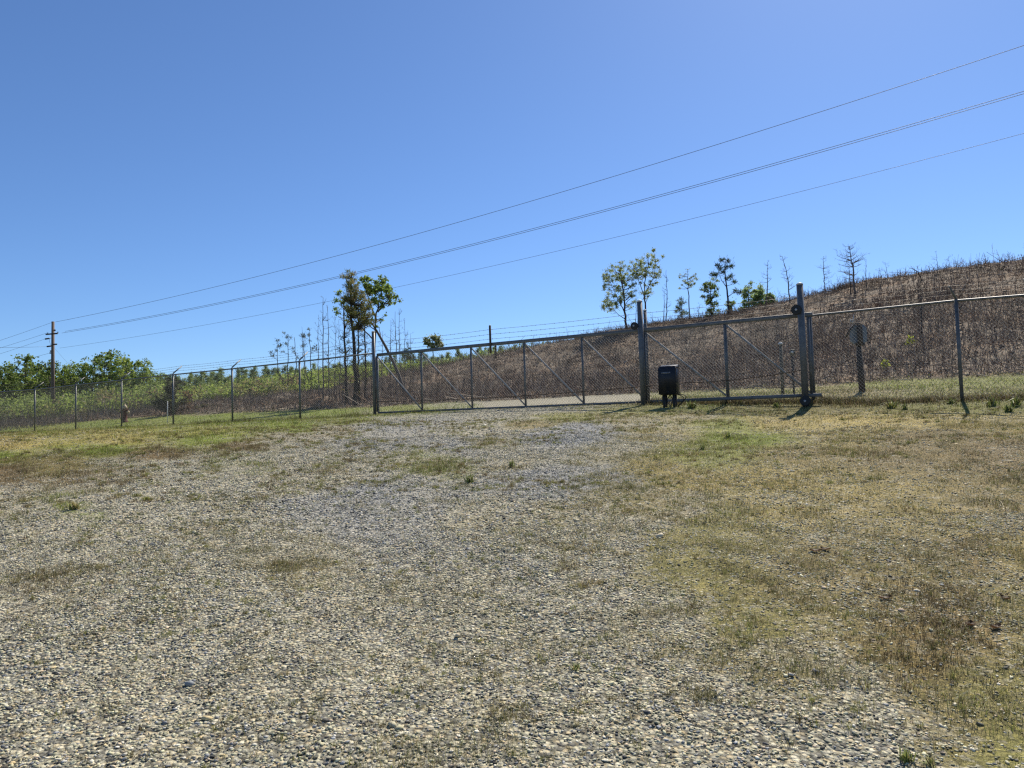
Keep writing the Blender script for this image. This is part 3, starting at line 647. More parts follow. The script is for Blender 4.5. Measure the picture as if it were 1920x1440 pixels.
# right fence, runs on behind the sliding gate
rp = []
for px, ry, by, d in FR:
    b = P(px, by, d); g_ = H(b[0], b[1]); rp.append((np.array([b[0], b[1], g_]), np.array([b[0], b[1], ztop(b[0], b[1], ry)])))
fo2 = rp[0][0]
fence2 = empty('chain_link_fence', fo2, 'grey chain link fence running on behind the sliding gate to the right of the picture', 'fence')
def fp(mb, name, mat, smooth=True, parent=None): 
    o = mb.build(name, mat, parent or fence2, smooth, fo2); o.location = (0, 0, 0); return o
sd_ = rp[-1][0] - rp[2][0]; sd_[2] = 0; sd_ /= np.linalg.norm(sd_); outw = np.array([sd_[1], -sd_[0], 0.0]); outw = outw if outw[1] < 0 else -outw
arms2 = []
for k, (g_, tp) in enumerate(rp):
    m = MB()
    if k == 0:
        top = np.array([g_[0], g_[1], ztop(g_[0], g_[1], 583)]); m.tube([g_ - (0, 0, .1), top], .045, 12); po = fp(m, 'post', M_GALV)
        m = MB(); m.tube([top, top + (0, 0, .03), top + (0, 0, .045)], [.049, .045, .02], 12); fp(m, 'cap', M_CAP, True, po)
        arms2.append([tp + UPV * h_ for h_ in (.15, .28, .41)])
    else:
        m.tube([g_ - (0, 0, .1), tp + (0, 0, .03)], .036 if k != 2 else .045, 10); po = fp(m, 'post', M_GALV)
        tip = tp + outw * .34 + UPV * .27 if k > 2 else tp + UPV * .42
        if k > 2:
            m = MB(); m.tube([tp, tp + (0, 0, .05), tip], [.032, .028, .016], 6); fp(m, 'barbed_wire_arm', M_GALV, True, po)
        arms2.append([tp + (tip - tp) * q + UPV * .012 for q in (.40, .70, .98)])
m = MB(); m.tube([tp for _, tp in rp], .027, 8); fp(m, 'top_rail', M_GALV)
m = MB()
for (g0, t0), (g1, t1) in zip(rp[:-1], rp[1:]): mesh_panel(m, g0 + UPV * .02, t0, g1 + UPV * .02, t1, .0023)
fp(m, 'wire_mesh', M_WIRE, False)
for q in range(3):
    m = MB(); pts = []
    for a, b in zip(arms2[2:-1], arms2[3:]): pts += list(sag(a[q], b[q], .02, 4)[:-1])
    pts.append(arms2[-1][q]); barbs(m, pts, .0025); fp(m, 'barbed_wire', M_RUSTW, False)

# the sliding gate
gd = GB - GA; GL = np.linalg.norm(gd); gu = gd / GL; gn_ = np.cross(gu, UPV); gn_ = gn_ if gn_[1] < 0 else -gn_   # towards the camera
GH = 1.88
gate = empty('sliding_gate', GA, 'long grey steel cantilever gate with diagonal braces and chain link across the gravel drive', 'gate')
def gp(mb, name, mat, smooth=False, parent=None, label=None):
    o = mb.build(name, mat, parent or gate, smooth, GA); o.location = (0, 0, 0)
    if label: o['label'] = label
    return o
Rg = np.column_stack([gu, -gn_, np.cross(gu, -gn_)])
def tgate(px):
    k = (px - 960) / F_PX; lo, hi = -.2, 1.3
    for _ in range(40):
        md = (lo + hi) / 2; q = GA + gd * md; ppx = proj(np.array([q[0]]), np.array([q[1]]), np.array([q[2]]))[0][0]
        if ppx < px: lo = md
        else: hi = md
    return md
ts = [0] + [tgate(v) for v in (792, 886, 986, 1095, 1213, 1366)] + [1.0]
t_topend, t_botend = tgate(1531), tgate(1541)
m = MB(); L_ = GL * t_topend; m.box(GA + gu * L_ / 2 + UPV * GH, (L_, .06, .095), Rg, bevel=.008); gp(m, 'top_rail', M_GALV)
m = MB(); m.box(GA + gu * (ts[5] * GL / 2) + UPV * .0, (ts[5] * GL, .05, .06), Rg, bevel=.006)
L2 = GL * (t_botend - ts[5]); m.box(GA + gu * (ts[5] * GL + L2 / 2) + UPV * .0, (L2 - .004, .055, .085), Rg, bevel=.006); gp(m, 'bottom_rail', M_GALV)
for k, tt in enumerate(ts):
    m = MB(); b = GA + gd * tt; r = .031 if k else .045
    m.tube([b + UPV * .03, b + UPV * (GH - .04)], r, 10); gp(m, 'upright', M_GALV, True)
for k in range(len(ts) - 1):
    m = MB(); a = GA + gd * ts[k] + UPV * (GH - .07) + gn_ * .004; b = GA + gd * ts[k + 1] + UPV * .06 + gn_ * .004
    m.tube([a + gu * .03, b - gu * .03], .022, 8); gp(m, 'brace', M_BRACE, True)
m = MB()
for a, b in zip(ts[:5], ts[1:6]): mesh_panel(m, GA + gd * a + UPV * .03 + gn_ * .028, GA + gd * a + UPV * (GH - .05) + gn_ * .028, GA + gd * b + UPV * .03 + gn_ * .028, GA + gd * b + UPV * (GH - .05) + gn_ * .028, .0026)
gp(m, 'wire_mesh', M_WIRE)
m = MB()
for a, b in zip(ts[5:-1], ts[6:]): mesh_panel(m, GA + gd * a + UPV * .03 + gn_ * .028, GA + gd * a + UPV * (GH - .05) + gn_ * .028, GA + gd * b + UPV * .03 + gn_ * .028, GA + gd * b + UPV * (GH - .05) + gn_ * .028, .0021)
gp(m, 'wire_mesh', M_WIRE)
# drive chain: leading upright -> operator -> tail upright
m = MB(); cpts = list(sag(GA + gn_ * .05 + UPV * .36, GA + gd * tgate(1236) + gn_ * .08 + UPV * .42, .08, 14)) + list(sag(GA + gd * tgate(1282) + gn_ * .08 + UPV * .44, GA + gd * .99 + gn_ * .05 + UPV * .60, .06, 8))
m.tube(cpts[:14], .011, 5); m.tube(cpts[14:], .011, 5); gp(m, 'drive_chain', M_CHAIN)
tw = tgate(925); bp_ = GA + gd * tw
m = MB(); m.tube([bp_ + UPV * (GH - .26) + gn_ * .06, bp_ + UPV * (GH + .54) + gn_ * .06], .033, 8); ws = gp(m, 'wire_support', M_DWOOD, True)
m = MB(); m.tube([bp_ + gu * .10 + UPV * (GH - .42) - gn_ * .06, bp_ + gu * .10 + UPV * (GH - .02) - gn_ * .06], .03, 8); gp(m, 'bracket', M_DWOOD, True, ws)
m = MB(); m.tube([bp_ + UPV * (GH + .54) + gn_ * .06, bp_ + UPV * (GH + .565) + gn_ * .06], [.036, .02], 8); gp(m, 'cap', M_CAP, True, ws)
for q, h_ in enumerate((.15, .29, .43)):
    m = MB(); a = GA - gu * .15 + UPV * (GH + h_); b = bp_ + UPV * (GH + h_) + gn_ * .06; c = GA + gd * ts[5] + UPV * (GH + h_) + gn_ * .1; e = GA + gd * tgate(1506) + UPV * (GH + h_) + gn_ * .12
    barbs(m, list(sag(a, b, .03, 6)) + list(sag(b, c, .02, 5))[1:] + list(sag(c, e, .02, 5))[1:], .004); gp(m, 'barbed_wire', M_RUSTW)

# roller posts
def roller_post(px_top, py_top, px_base, by, rollers, label, rad, off):
    tt = tgate(px_base); b = GA + gd * tt + gn_ * off; gz = H(b[0], b[1]); zt = ztop(b[0], b[1], py_top); base = np.array([b[0], b[1], gz])
    e = empty('gate_roller_post', base, label, 'gate post')
    k = 0.0
    top = np.array([b[0], b[1], zt]) + gu * k
    m = MB(); m.tube([base - UPV * .1, top], rad, 18); o = m.build('post', M_GALV, e, True, base); o.location = (0, 0, 0)
    m = MB(); m.tube([top, top + UPV * .02, top + UPV * .045, top + UPV * .055], [rad * 1.04, rad * 1.04, rad * .6, .005], 18); o = m.build('cap', M_CAP, e, True, base); o.location = (0, 0, 0)
    for (px_, py_, rr_, side) in rollers:
        tt2 = tgate(px_); c = GA + gd * tt2 + gn_ * side; c[2] = ztop(c[0], c[1], py_)
        m = MB(); ax = gn_; prof = [(-.03, rr_ * .8), (-.027, rr_), (-.012, rr_), (-.008, rr_ * .86), (.008, rr_ * .86), (.012, rr_), (.027, rr_), (.03, rr_ * .8), (.03, .03)]
        m.tube([c + ax * a for a, _ in prof], [r_ for _, r_ in prof], 24); o = m.build('roller', M_RUB, e, False, base); o.location = (0, 0, 0)
        m = MB(); m.tube([c + ax * .045, c + ax * .062, c + ax * .066], [.028, .026, .015], 12); q = m.build('hub', M_PLATE, o, True, base); q.location = (0, 0, 0)
        m = MB(); pb = np.array([b[0], b[1], c[2]]); m.tube([c - ax * .03, pb + (c - pb) * .15], .016, 8); q = m.build('axle', M_GALV, o, True, base); q.location = (0, 0, 0)
    return e
roller_post(1207, 566, 1210, 757, [(1202, 611, .098, .26)], 'thick round grey gate post with one black roller, beside the dark operator box', .071, .13)
roller_post(1507, 534, 1512, 767, [(1506, 581, .118, .30), (1514, 752, .118, .30)], 'tall round grey gate post with black rollers above and below', .075, .15)

# operator box
ob_b = P(1257, 768, 18.2); ob_g = H(ob_b[0], ob_b[1]); ob = np.array([ob_b[0], ob_b[1], ob_g])
box = empty('gate_operator', ob, 'dark blue-black gate operator cabinet on short legs in front of the sliding gate', 'gate operator')
ang = math.radians(-27); Ra = np.array([[math.cos(ang), -math.sin(ang), 0], [math.sin(ang), math.cos(ang), 0], [0, 0, 1]])
def bpz(mb, name, mat, smooth=False, parent=None, label=None):
    o = mb.build(name, mat, parent or box, smooth, ob); o.location = (0, 0, 0)
    return o
zb, zt = ztop(ob[0], ob[1], 740.5), ztop(ob[0], ob[1], 687)
bw, bdp, bh_ = .43, .34, zt - zb
def loc(x, y, z): return ob * (1, 1, 0) + Ra @ np.array([x, y, 0]) + UPV * z
m = MB(); m.box(loc(0, 0, (zb + zt) / 2), (bw - .02, bdp, bh_), Ra, bevel=.02); cab = bpz(m, 'cabinet', M_BOX)
# cover: front shell with a sloped shoulder
prof = [(-bdp / 2 - .035, zb + .01), (-bdp / 2 - .035, zt - .075), (-bdp / 2 - .02, zt - .06), (-bdp / 2 + .09, zt - .005), (bdp / 2 - .04, zt + .045), (bdp / 2, zt - .02), (bdp / 2 - .004, zt - .05), (-bdp / 2 + .02, zt - .05), (-bdp / 2 + .0, zb + .01)]
v = np.array([loc(s_ * bw / 2, a, b) for s_ in (-1, 1) for a, b in prof]); k9 = len(prof)
m = MB(); m.add(v, [(i_, (i_ + 1) % k9, k9 + (i_ + 1) % k9, k9 + i_) for i_ in range(k9)]); m.f.setdefault(9, []).append(np.array([list(range(k9))[::-1], list(range(k9, 2 * k9))])); bpz(m, 'cover', M_BOX)
m = MB(); m.box(loc(-.02, -bdp / 2 - .0375, zt - .165), (.21, .005, .032), Ra)
pl = bpz(m, 'name_plate', M_PLATE)
m = MB()
for k in range(9): m.box(loc(-.105 + .021 * k, -bdp / 2 - .0415, zt - .165), (.011 if k % 3 else .015, .003, .014 if k % 2 else .018), Ra)
bpz(m, 'lettering', M_BOX, parent=pl)
m = MB(); m.box(loc(.02, -bdp / 2 - .04, zb + .07), (.05, .008, .02), Ra, bevel=.003); bpz(m, 'lock', M_RUB)
for sx, sy in ((-.12, -.08), (.12, -.08), (-.12, .09), (.12, .09)):
    m = MB(); m.box(loc(sx, sy, (ob_g - .1 + zb) / 2), (.05, .05, zb - ob_g + .1), Ra); bpz(m, 'leg', M_RUB)
for k, (x0, y0, rx, dz) in enumerate(((-.16, -.05, .0, .0), (.17, .02, .16, .08), (.05, -.02, -.12, .02), (.20, -.03, .20, .12), (-.04, .05, .10, .0))):
    u = np.linspace(0, 1, 10); pts = [loc(x0 + rx * math.sin(math.pi * a), y0 - .03 * math.sin(6 * a + k), zb + .01 + (ob_g - zb) * a + dz * math.sin(math.pi * a) * .6) for a in u]
    m = MB(); m.tube(pts, .011, 6); bpz(m, 'cable', M_RUB, True)

# ------------------------------------------------------------------ small posts behind the fence
b = P(1617, 737, 19.6); gz = H(b[0], b[1]); b = np.array([b[0], b[1], gz])
e = empty('keypad_stand', b, 'rounded grey panel turned away on a thick dark stub post behind the fence', 'panel on post')
def lp_(mb, name, mat, smooth, par, org):
    o = mb.build(name, mat, par, smooth, org); o.location = (0, 0, 0); return o
zt = ztop(b[0], b[1], 648); m = MB(); m.tube([b - UPV * .1, np.array([b[0] - .03, b[1], zt])], [.082, .075], 12); lp_(m, 'post', M_DWOOD, True, e, b)
zc = ztop(b[0], b[1], 628); cx_ = b[0] - .06
th = np.linspace(0, 2 * math.pi, 17)[:-1] + math.pi / 16
rad_ = .262 / np.maximum(np.abs(np.cos(th)), np.abs(np.sin(th))) ** .8
m = MB(); ring = [np.array([cx_ + r_ * math.cos(a) * .86, b[1] - .09 + .10 * (r_ * .0), zc + r_ * math.sin(a)]) for r_, a in zip(rad_, th)]
cen = np.array([cx_, b[1] + .01, zc])
v = [cen] + [cen + (q - cen) * .6 + (0, .04 * 0, 0) for q in ring] + ring + [q + (0, .02, 0) for q in ring] + [cen + (0, .02, 0)]
v = np.array(v); n_ = 16
tri = [(0, 1 + (i_ + 1) % n_, 1 + i_) for i_ in range(n_)] + [(4 - 4 + 1 + 3 * n_, 1 + 2 * n_ + i_, 1 + 2 * n_ + (i_ + 1) % n_) for i_ in range(n_)]
qd = [(1 + i_, 1 + (i_ + 1) % n_, 1 + n_ + (i_ + 1) % n_, 1 + n_ + i_) for i_ in range(n_)] + [(1 + n_ + i_, 1 + n_ + (i_ + 1) % n_, 1 + 2 * n_ + (i_ + 1) % n_, 1 + 2 * n_ + i_) for i_ in range(n_)]
m.add(v, tri); m.f.setdefault(4, []).append(np.array(qd)); lp_(m, 'panel', M_PANEL, False, e, b)
m = MB(); m.box(np.array([cx_ + .02, b[1] - .13, zc + .01]), (.12, .07, .52), bevel=.012); m.box(np.array([cx_ + .02, b[1] - .10, zc - .25]), (.22, .07, .09), bevel=.01); lp_(m, 'mounting_bracket', M_DWOOD, False, e, b)
m = MB(); q = lambda px_, py_: onplane(px_, py_, b[1] - .1); m.tube([q(1586, 632), q(1594, 618), q(1603, 607), q(1612, 606)], [.03, .022, .02, .02], 8); lp_(m, 'arm', M_DWOOD, True, e, b)
m = MB(); c = q(1597, 602); m.tube([c + (.035 * math.cos(a), 0, .035 * math.sin(a)) for a in np.linspace(0, 6.28, 14)], .009, 6); m.tube([q(1599, 607), q(1601, 590)], .007, 5); lp_(m, 'wire_loop', M_CAP, True, e, b)

b = P(1489, 741, 19.3); b = np.array([b[0], b[1], H(b[0], b[1])]); e = empty('reader_pedestal', b, 'slim black pedestal with a small white eye on its head, seen through the gate', 'pedestal')
zt = ztop(b[0], b[1], 667); m = MB(); m.tube([b - UPV * .05, np.array([b[0], b[1], zt])], .028, 8); lp_(m, 'post', M_RUB, True, e, b)
zh = ztop(b[0], b[1], 661); m = MB(); m.box((b[0] + .01, b[1], zh), (.13, .12, .16), bevel=.02); hd = lp_(m, 'head', M_RUB, False, e, b)
m = MB(); c = np.array([b[0] - .02, b[1] - .062, zh + .005]); m.tube([c, c - (0, .012, 0), c - (0, .018, 0)], [.038, .034, .01], 12); lp_(m, 'lens', M_CAP, True, hd, b)
b = P(1468, 740, 20.5); b = np.array([b[0], b[1], H(b[0], b[1])]); e = empty('marker_post', b, 'faded beige marker post with a white domed cap behind the gate', 'marker post')
zt = ztop(b[0], b[1], 646); m = MB(); m.tube([b - UPV * .05, np.array([b[0], b[1], zt])], .045, 10); lp_(m, 'post', M_BEIGE, True, e, b)
m = MB(); c = np.array([b[0], b[1], zt]); m.tube([c, c + UPV * .03, c + UPV * .06, c + UPV * .07], [.065, .06, .04, .01], 12); lp_(m, 'cap', M_CAP, True, e, b)

b = P(234, 792, 37.0); b = np.array([b[0], b[1], H(b[0], b[1])]); e = empty('fire_hydrant', b, 'dark red hydrant with pale bonnet and orange side nozzle behind the left fence', 'hydrant')
zt = ztop(b[0], b[1], 757); hh_ = zt - b[2]
m = MB(); m.tube([b + UPV * (hh_ * a) for a in (-.05, .06, .07, .12, .13, .66, .67, .72)], [.17, .17, .13, .13, .11, .11, .16, .16], 14); lp_(m, 'barrel', M_HYD, True, e, b)
m = MB(); m.tube([b + UPV * (hh_ * a) for a in (.72, .80, .88, .93, .935, 1.0)], [.13, .125, .09, .05, .03, .03], 14); lp_(m, 'bonnet', M_HCAP, True, e, b)
for ax, nm in (((1, -.2, 0), 'nozzle'), ((-1, .2, 0), 'nozzle'), ((-.2, -1, 0), 'nozzle')):
    ax = np.array(ax) / np.linalg.norm(ax); c = b + UPV * hh_ * .55; m = MB(); m.tube([c + ax * .09, c + ax * .17, c + ax * .175, c + ax * .22, c + ax * .23, c + ax * .25], [.05, .05, .07, .07, .03, .03], 10); lp_(m, nm, M_HCAP if ax[0] > .5 else M_HYD, True, e, b)
b = P(314, 797, 33.0); b = np.array([b[0], b[1], H(b[0], b[1])]); m = MB(); m.tube([b - UPV * .05, b + (.01, 0, ztop(b[0], b[1], 752) - b[2])], .016, 6)
tag(m.build('marker_stake', M_CAP, None, True, b), 'thin white marker stake in the grass behind the left fence', 'stake')

# ------------------------------------------------------------------ power pole and lines
PD = 70.0
pb = P(98.5, 800, PD); pb[2] = H(pb[0], pb[1])
ptz = ztop(pb[0], pb[1], 603)
pole = empty('utility_pole', pb, 'tall brown wooden utility pole with two crossarms rising above the left treeline', 'utility pole')
PA = pb.copy(); PBd = P(2300, 300, 32.0); ld_ = np.array([PBd[0] - pb[0], PBd[1] - pb[1], 0]); ld_ /= np.linalg.norm(ld_); lx = np.array([-ld_[1], ld_[0], 0])
arm_dir = np.array([.95, -.3, 0]); arm_dir /= np.linalg.norm(arm_dir)
def pz(py): return ztop(pb[0], pb[1], py)
m = MB(); m.tube([pb - UPV * .2, np.array([pb[0] + .02, pb[1], ptz])], [.19, .125], 12); lp_(m, 'shaft', M_WOOD, True, pole, pb)
Rp = np.column_stack([arm_dir, [-arm_dir[1], arm_dir[0], 0], UPV])
def at_(u, py): return np.array([pb[0], pb[1], pz(py)]) + arm_dir * u
for u, py, L_ in ((0.0, 626.5, 1.4), (.32, 646.5, .62)):
    m = MB(); m.box(at_(u, py) + np.array([0, -.17, 0]), (L_, .10, .12), Rp); lp_(m, 'crossarm', M_DWOOD, False, pole, pb)
def insul(pts, r=.055):
    m = MB()
    a, b_ = np.array(pts[0]), np.array(pts[1]); n_ = 4; prof = []
    for k in range(n_):
        for f, rr_ in ((0, .02), (.2, r), (.55, r * .9), (.6, .02)): prof.append((a + (b_ - a) * (k + f) / n_, rr_))
    m.tube([p_ for p_, _ in prof], [r_ for _, r_ in prof], 8); lp_(m, 'insulator', M_RUB, True, pole, pb)
insul([at_(-.45, 634), at_(-.98, 634.5)], .08); insul([at_(-.25, 648.5), at_(-.75, 649)], .08); insul([at_(.15, 619.5), at_(.32, 619.5)], .08)
insul([at_(-.15, 658), at_(-.32, 658)], .07); insul([at_(-.15, 661.5), at_(-.38, 661.5)], .07); insul([at_(-.62, 626), at_(-.62, 622.5)], .06); insul([at_(.62, 626), at_(.62, 622.5)], .06)
m = MB(); m.tube([at_(-.15, 633.5), at_(-.45, 634)], .018, 6); m.tube([at_(-.38, 634), at_(-.40, 640), at_(-.25, 647)], .010, 5); m.tube([at_(-.1, 646), at_(-.25, 648.5)], .02, 6); lp_(m, 'jumper_wire', M_RUB, True, pole, pb)
ga = P(215, 798, 66.0); ga[2] = H(ga[0], ga[1]); m = MB(); m.tube([at_(.1, 651), ga], .008, 4); lp_(m, 'guy_wire', M_CONDUCTOR, True, pole, pb)
def line_plane(px, py, off):
    d = FW * F_PX + RT * (px - 960) + UP * (720 - py); nrm = lx; p0 = pb + lx * off
    return EYE + d * ((p0 - EYE) @ nrm) / (d @ nrm)
def fitline(name, pxs, pys, label, r, off):
    ppx = np.linspace(pxs[0], 2060, 60)
    s_ = [line_plane(a, b_, off) for a, b_ in zip(pxs, pys)]
    s_ = np.array(s_); u = (s_ - pb) @ ld_; c_ = np.polyfit(u, s_[:, 2], 2)
    uu = np.linspace(u[0], 95, 60); pts = (pb + lx * off)[None] + uu[:, None] * ld_[None]; pts[:, 2] = np.polyval(c_, uu)
    m = MB(); m.tube(pts, r, 6); o = m.build('power_line', M_CONDUCTOR, None, True, pts[0]); tag(o, label, 'power line', 'overhead lines from the wooden pole')
fitline('a', [104, 400, 633, 800, 1000, 1200, 1600, 1920], [603, 540, 480, 434, 375, 314, 188, 88], 'highest single power line, from the top of the wooden pole across the sky', .013, 0)
fitline('b', [122, 400, 800, 1200, 1600, 1920], [621, 570, 480, 374, 262.5, 173], 'upper wire of the close pair crossing the sky in the middle', .013, .3)
fitline('c', [116, 400, 800, 1200, 1600, 1920], [624, 573, 482.5, 377, 267, 177.5], 'lower wire of the close pair crossing the sky in the middle', .013, -.3)
fitline('d', [112, 400, 598, 800, 1200, 1600, 1920], [652, 608, 569, 526, 432, 333, 252], 'lowest and thinnest power line crossing the sky', .009, 0)
for (u0, py0, px1, py1, d1, lab) in ((0, 604, -260, 715, 75, 'power line falling left from the very top of the wooden pole'), (-.6, 623, -260, 722, 76, 'power line falling left from the upper crossarm of the pole'),
                                (-.98, 634.5, -260, 735, 74, 'power line falling left from the long insulator of the pole'), (-.75, 649, -260, 640, 60, 'nearly level power line leaving the lower insulator to the left'),
                                (-.38, 661.5, -260, 742, 72, 'lowest faint line leaving the pole to the left')):
    a = at_(u0, py0); b = P(px1, py1, d1); m = MB(); m.tube(sag(a, b, .25, 12), .011, 5); tag(m.build('power_line', M_CONDUCTOR, None, True, a), lab, 'power line', 'overhead lines from the wooden pole')

# ------------------------------------------------------------------ trees
def make_tree(name, base, trunks, clusters, leaf, cols, bark, g, label, cat, group=None, twigs=4, style='leaf', limb_r=.03, leaf_mat_=None):
    """trunks: list of (points, r0, r1); clusters: (centre, (rx,ry,rz), n leaves); all in world metres"""
    wood = MB(); fol = MB(); base = np.array(base, float)
    allp = []; allr = []
    for pts, r0, r1 in trunks:
        pts = np.array(pts, float); n_ = 14; u = np.linspace(0, 1, len(pts)); uu = np.linspace(0, 1, n_)
        q = np.column_stack([np.interp(uu, u, pts[:, k]) for k in range(3)])
        q[1:-1] += g.normal(0, .012 * np.linalg.norm(pts[-1] - pts[0]) ** .8, (n_ - 2, 3)) * (.5, .5, .1)
        r_ = np.interp(uu, [0, .06, 1], [r0 * 1.35, r0, r1]); wood.tube(q, r_, 7, bark)
        allp.append(q); allr.append(r_)
    AP = np.concatenate(allp); AR = np.concatenate(allr)
    for c, rad, nl in clusters:
        c = np.array(c, float); rad = np.array(rad, float)
        dz = c[2] - AP[:, 2]; dist = np.linalg.norm(AP - c, axis=1)
        cost = dist + np.where(dz < .0, 3 * np.abs(dz) + .3, 0) + np.abs(dz - .45 * dist) * .5
        k = int(np.argmin(cost)); s_ = AP[k]; L_ = np.linalg.norm(c - s_)
        if L_ > .04:
            mid = (s_ + c) / 2 + np.array([0, 0, -.06 * L_]) + g.normal(0, .04 * L_, 3)
            rr_ = min(AR[k] * .75, limb_r * (.5 + L_ * .5)); wood.tube([s_, s_ * .4 + mid * .6 + (0, 0, .0), mid, c], [rr_, rr_ * .8, rr_ * .65, rr_ * .3], 5, bark, cap=False)
        if twigs:
            d = g.normal(size=(twigs, 3)); d[:, 2] = np.abs(d[:, 2]) * .8 + .15; d /= np.linalg.norm(d, axis=1)[:, None]
            st = s_ + (c - s_) * g.uniform(.45, 1, (twigs, 1)); en = st + d * rad * g.uniform(.7, 1.25, (twigs, 1))
            tr_ = max(.004, limb_r * .22); wood.sticks(st, en, tr_, tr_ * .45, bark)
            f2 = g.uniform(.3, .9, (twigs * 2, 1)); st2 = np.repeat(st, 2, 0) + (np.repeat(en - st, 2, 0)) * f2; d2 = np.repeat(d, 2, 0) + g.normal(0, .7, (twigs * 2, 3)); d2 /= np.linalg.norm(d2, axis=1)[:, None]
            wood.sticks(st2, st2 + d2 * rad.mean() * g.uniform(.25, .6, (twigs * 2, 1)), tr_ * .6, tr_ * .35, bark)
        if nl:
            v = g.normal(size=(nl, 3)); v /= np.linalg.norm(v, axis=1)[:, None]; v *= np.abs(g.normal(0, .62, (nl, 1))) + .12
            C_ = c + v * rad
            pal = np.array(cols); cc = pal[g.integers(0, len(pal), nl)] * g.uniform(.75, 1.25, (nl, 1)) * g.uniform(.8, 1.2)
            if style == 'leaf': fol.leaves(C_, leaf * g.uniform(.7, 1.3, nl), leaf * .65 * g.uniform(.7, 1.3, nl), cc, g)
            else: fol.leaves(C_, leaf * g.uniform(.7, 1.3, nl), leaf * .16, cc, g, up=(.8, .5))
    e = empty(name, base, label, cat, group)
    o = wood.build('trunk', M_BARK, e, True, base); o.location = (0, 0, 0)
    if fol.n:
        o = fol.build('crown', leaf_mat_ or (M_LEAF if style == 'leaf' else M_NEED), e, False, base); o.location = (0, 0, 0)
    return e
def dup(e, loc, rz, s, label=None, group=None):
    r = e.copy(); COL.objects.link(r); r.location = loc; r.rotation_euler = (0, 0, rz); r.scale = (s[0], s[0], s[1])
    if label: r['label'] = label
    if group: r['group'] = group
    for ch in e.children:
        c = ch.copy(); COL.objects.link(c); c.parent = r
    return r
def inpoly(px, py, poly):
    c = False; n_ = len(poly); j = n_ - 1
    for i_ in range(n_):
        if ((poly[i_][1] > py) != (poly[j][1] > py)) and (px < (poly[j][0] - poly[i_][0]) * (py - poly[i_][1]) / (poly[j][1] - poly[i_][1]) + poly[i_][0]): c = not c
        j = i_
    return c
def poly_clusters(poly, n_, rpx, y0, depth_half, nl, g):
    xs = [a for a, _ in poly]; ys = [b_ for _, b_ in poly]; out_ = []; k = y0 / F_PX; tries = 0
    while len(out_) < n_ and tries < 9000:
        tries += 1; a, b_ = g.uniform(min(xs), max(xs)), g.uniform(min(ys), max(ys))
        if not inpoly(a, b_, poly): continue
        c = onplane(a, b_, y0); c[1] += g.uniform(-1, 1) * depth_half
        rr_ = rpx * k * g.uniform(.65, 1.25); out_.append((c, (rr_, rr_, rr_ * .8), int(nl * g.uniform(.6, 1.3))))
    return out_
def base_at(px, py, d):
    b_ = P(px, py, d); return np.array([b_[0], b_[1], H(b_[0], b_[1])])
def path(pp, y0, g, dj=.25): return [onplane(a, b_, y0) + np.array([0, g.uniform(-dj, dj) if i_ else 0, 0]) for i_, (a, b_) in enumerate(pp)]
OAK = [(.24, .29, .09), (.31, .36, .13), (.17, .21, .06), (.40, .44, .22)]
LIME = [(.19, .26, .07), (.24, .31, .10), (.14, .20, .05)]
PINE = [(.07, .10, .04), (.09, .125, .05), (.055, .08, .035)]
BROWNP = [(.21, .21, .07), (.17, .185, .06), (.26, .19, .09), (.14, .165, .05)]
BARK = (.095, .075, .06); DBARK = (.05, .04, .034); GBARK = (.15, .125, .105)
tg = np.random.default_rng(101)
def hero(name, base_px, base_py, d, trunks, poly, ncl, rpx, nl, leaf, cols, bark, label, cat='tree', twigs=4, style='leaf', extra=None, limb_r=.03, dh=None, group=None):
    b_ = base_at(base_px, base_py, d); y0 = b_[1]; k = d / F_PX
    tr_ = []
    for pp, r0, r1 in trunks:
        q = path(pp, y0, tg, .15)
        if abs(pp[0][1] - base_py) < 6: q[0] = b_ - UPV * .1
        tr_.append((q, r0, r1))
    cl = poly_clusters(poly, ncl, rpx, y0, dh if dh is not None else (max(a for a, _ in poly) - min(a for a, _ in poly)) * k * .42, nl, tg) if poly else []
    for (a, c_, rx, n_) in (extra or []):
        q = onplane(a, c_, y0); q[1] += tg.uniform(-.3, .3); cl.append((q, (rx * k, rx * k, rx * k * .7), n_))
    return make_tree(name, b_, tr_, cl, leaf, cols, bark, tg, label, cat, group, twigs, style, limb_r)
# on the brow of the slope
hero('oak_tree', 1174, 613, 68, [([(1174, 613), (1172, 590), (1170, 560), (1166, 525), (1163, 505)], .11, .03), ([(1171, 585), (1158, 560), (1145, 530)], .05, .015), ([(1172, 598), (1160, 590), (1150, 580)], .04, .012)],
     [(1150, 500), (1163, 492), (1180, 497), (1192, 505), (1194, 530), (1190, 560), (1197, 580), (1180, 584), (1168, 570), (1150, 582), (1130, 585), (1127, 572), (1135, 555), (1130, 525), (1134, 508)], 120, 5.4, 62, .11, OAK, BARK, 'full leafy oak with dark trunk, leftmost tree on the brow of the slope')
hero('oak_tree', 1213, 618, 69, [([(1213, 618), (1211, 590), (1209, 565), (1208, 535), (1216, 495)], .10, .03), ([(1209, 560), (1195, 520), (1188, 500)], .04, .015), ([(1209, 550), (1226, 520), (1230, 490)], .04, .015)],
     [(1180, 492), (1195, 488), (1205, 485), (1215, 474), (1232, 472), (1240, 492), (1238, 515), (1226, 545), (1224, 566), (1204, 562), (1202, 540), (1190, 520), (1180, 508)], 90, 5.2, 62, .11, OAK, BARK, 'tall leafy oak rising directly behind the gate post with one roller')
hero('thin_tree', 1293, 605, 65, [([(1293, 605), (1291, 560), (1289, 530), (1290, 510)], .055, .018)], [(1277, 512), (1292, 505), (1308, 522), (1304, 540), (1286, 532), (1270, 547), (1272, 538)], 26, 3.4, 30, .10, OAK, BARK, 'spindly tree with a small open crown on a bare trunk, brow of the slope')
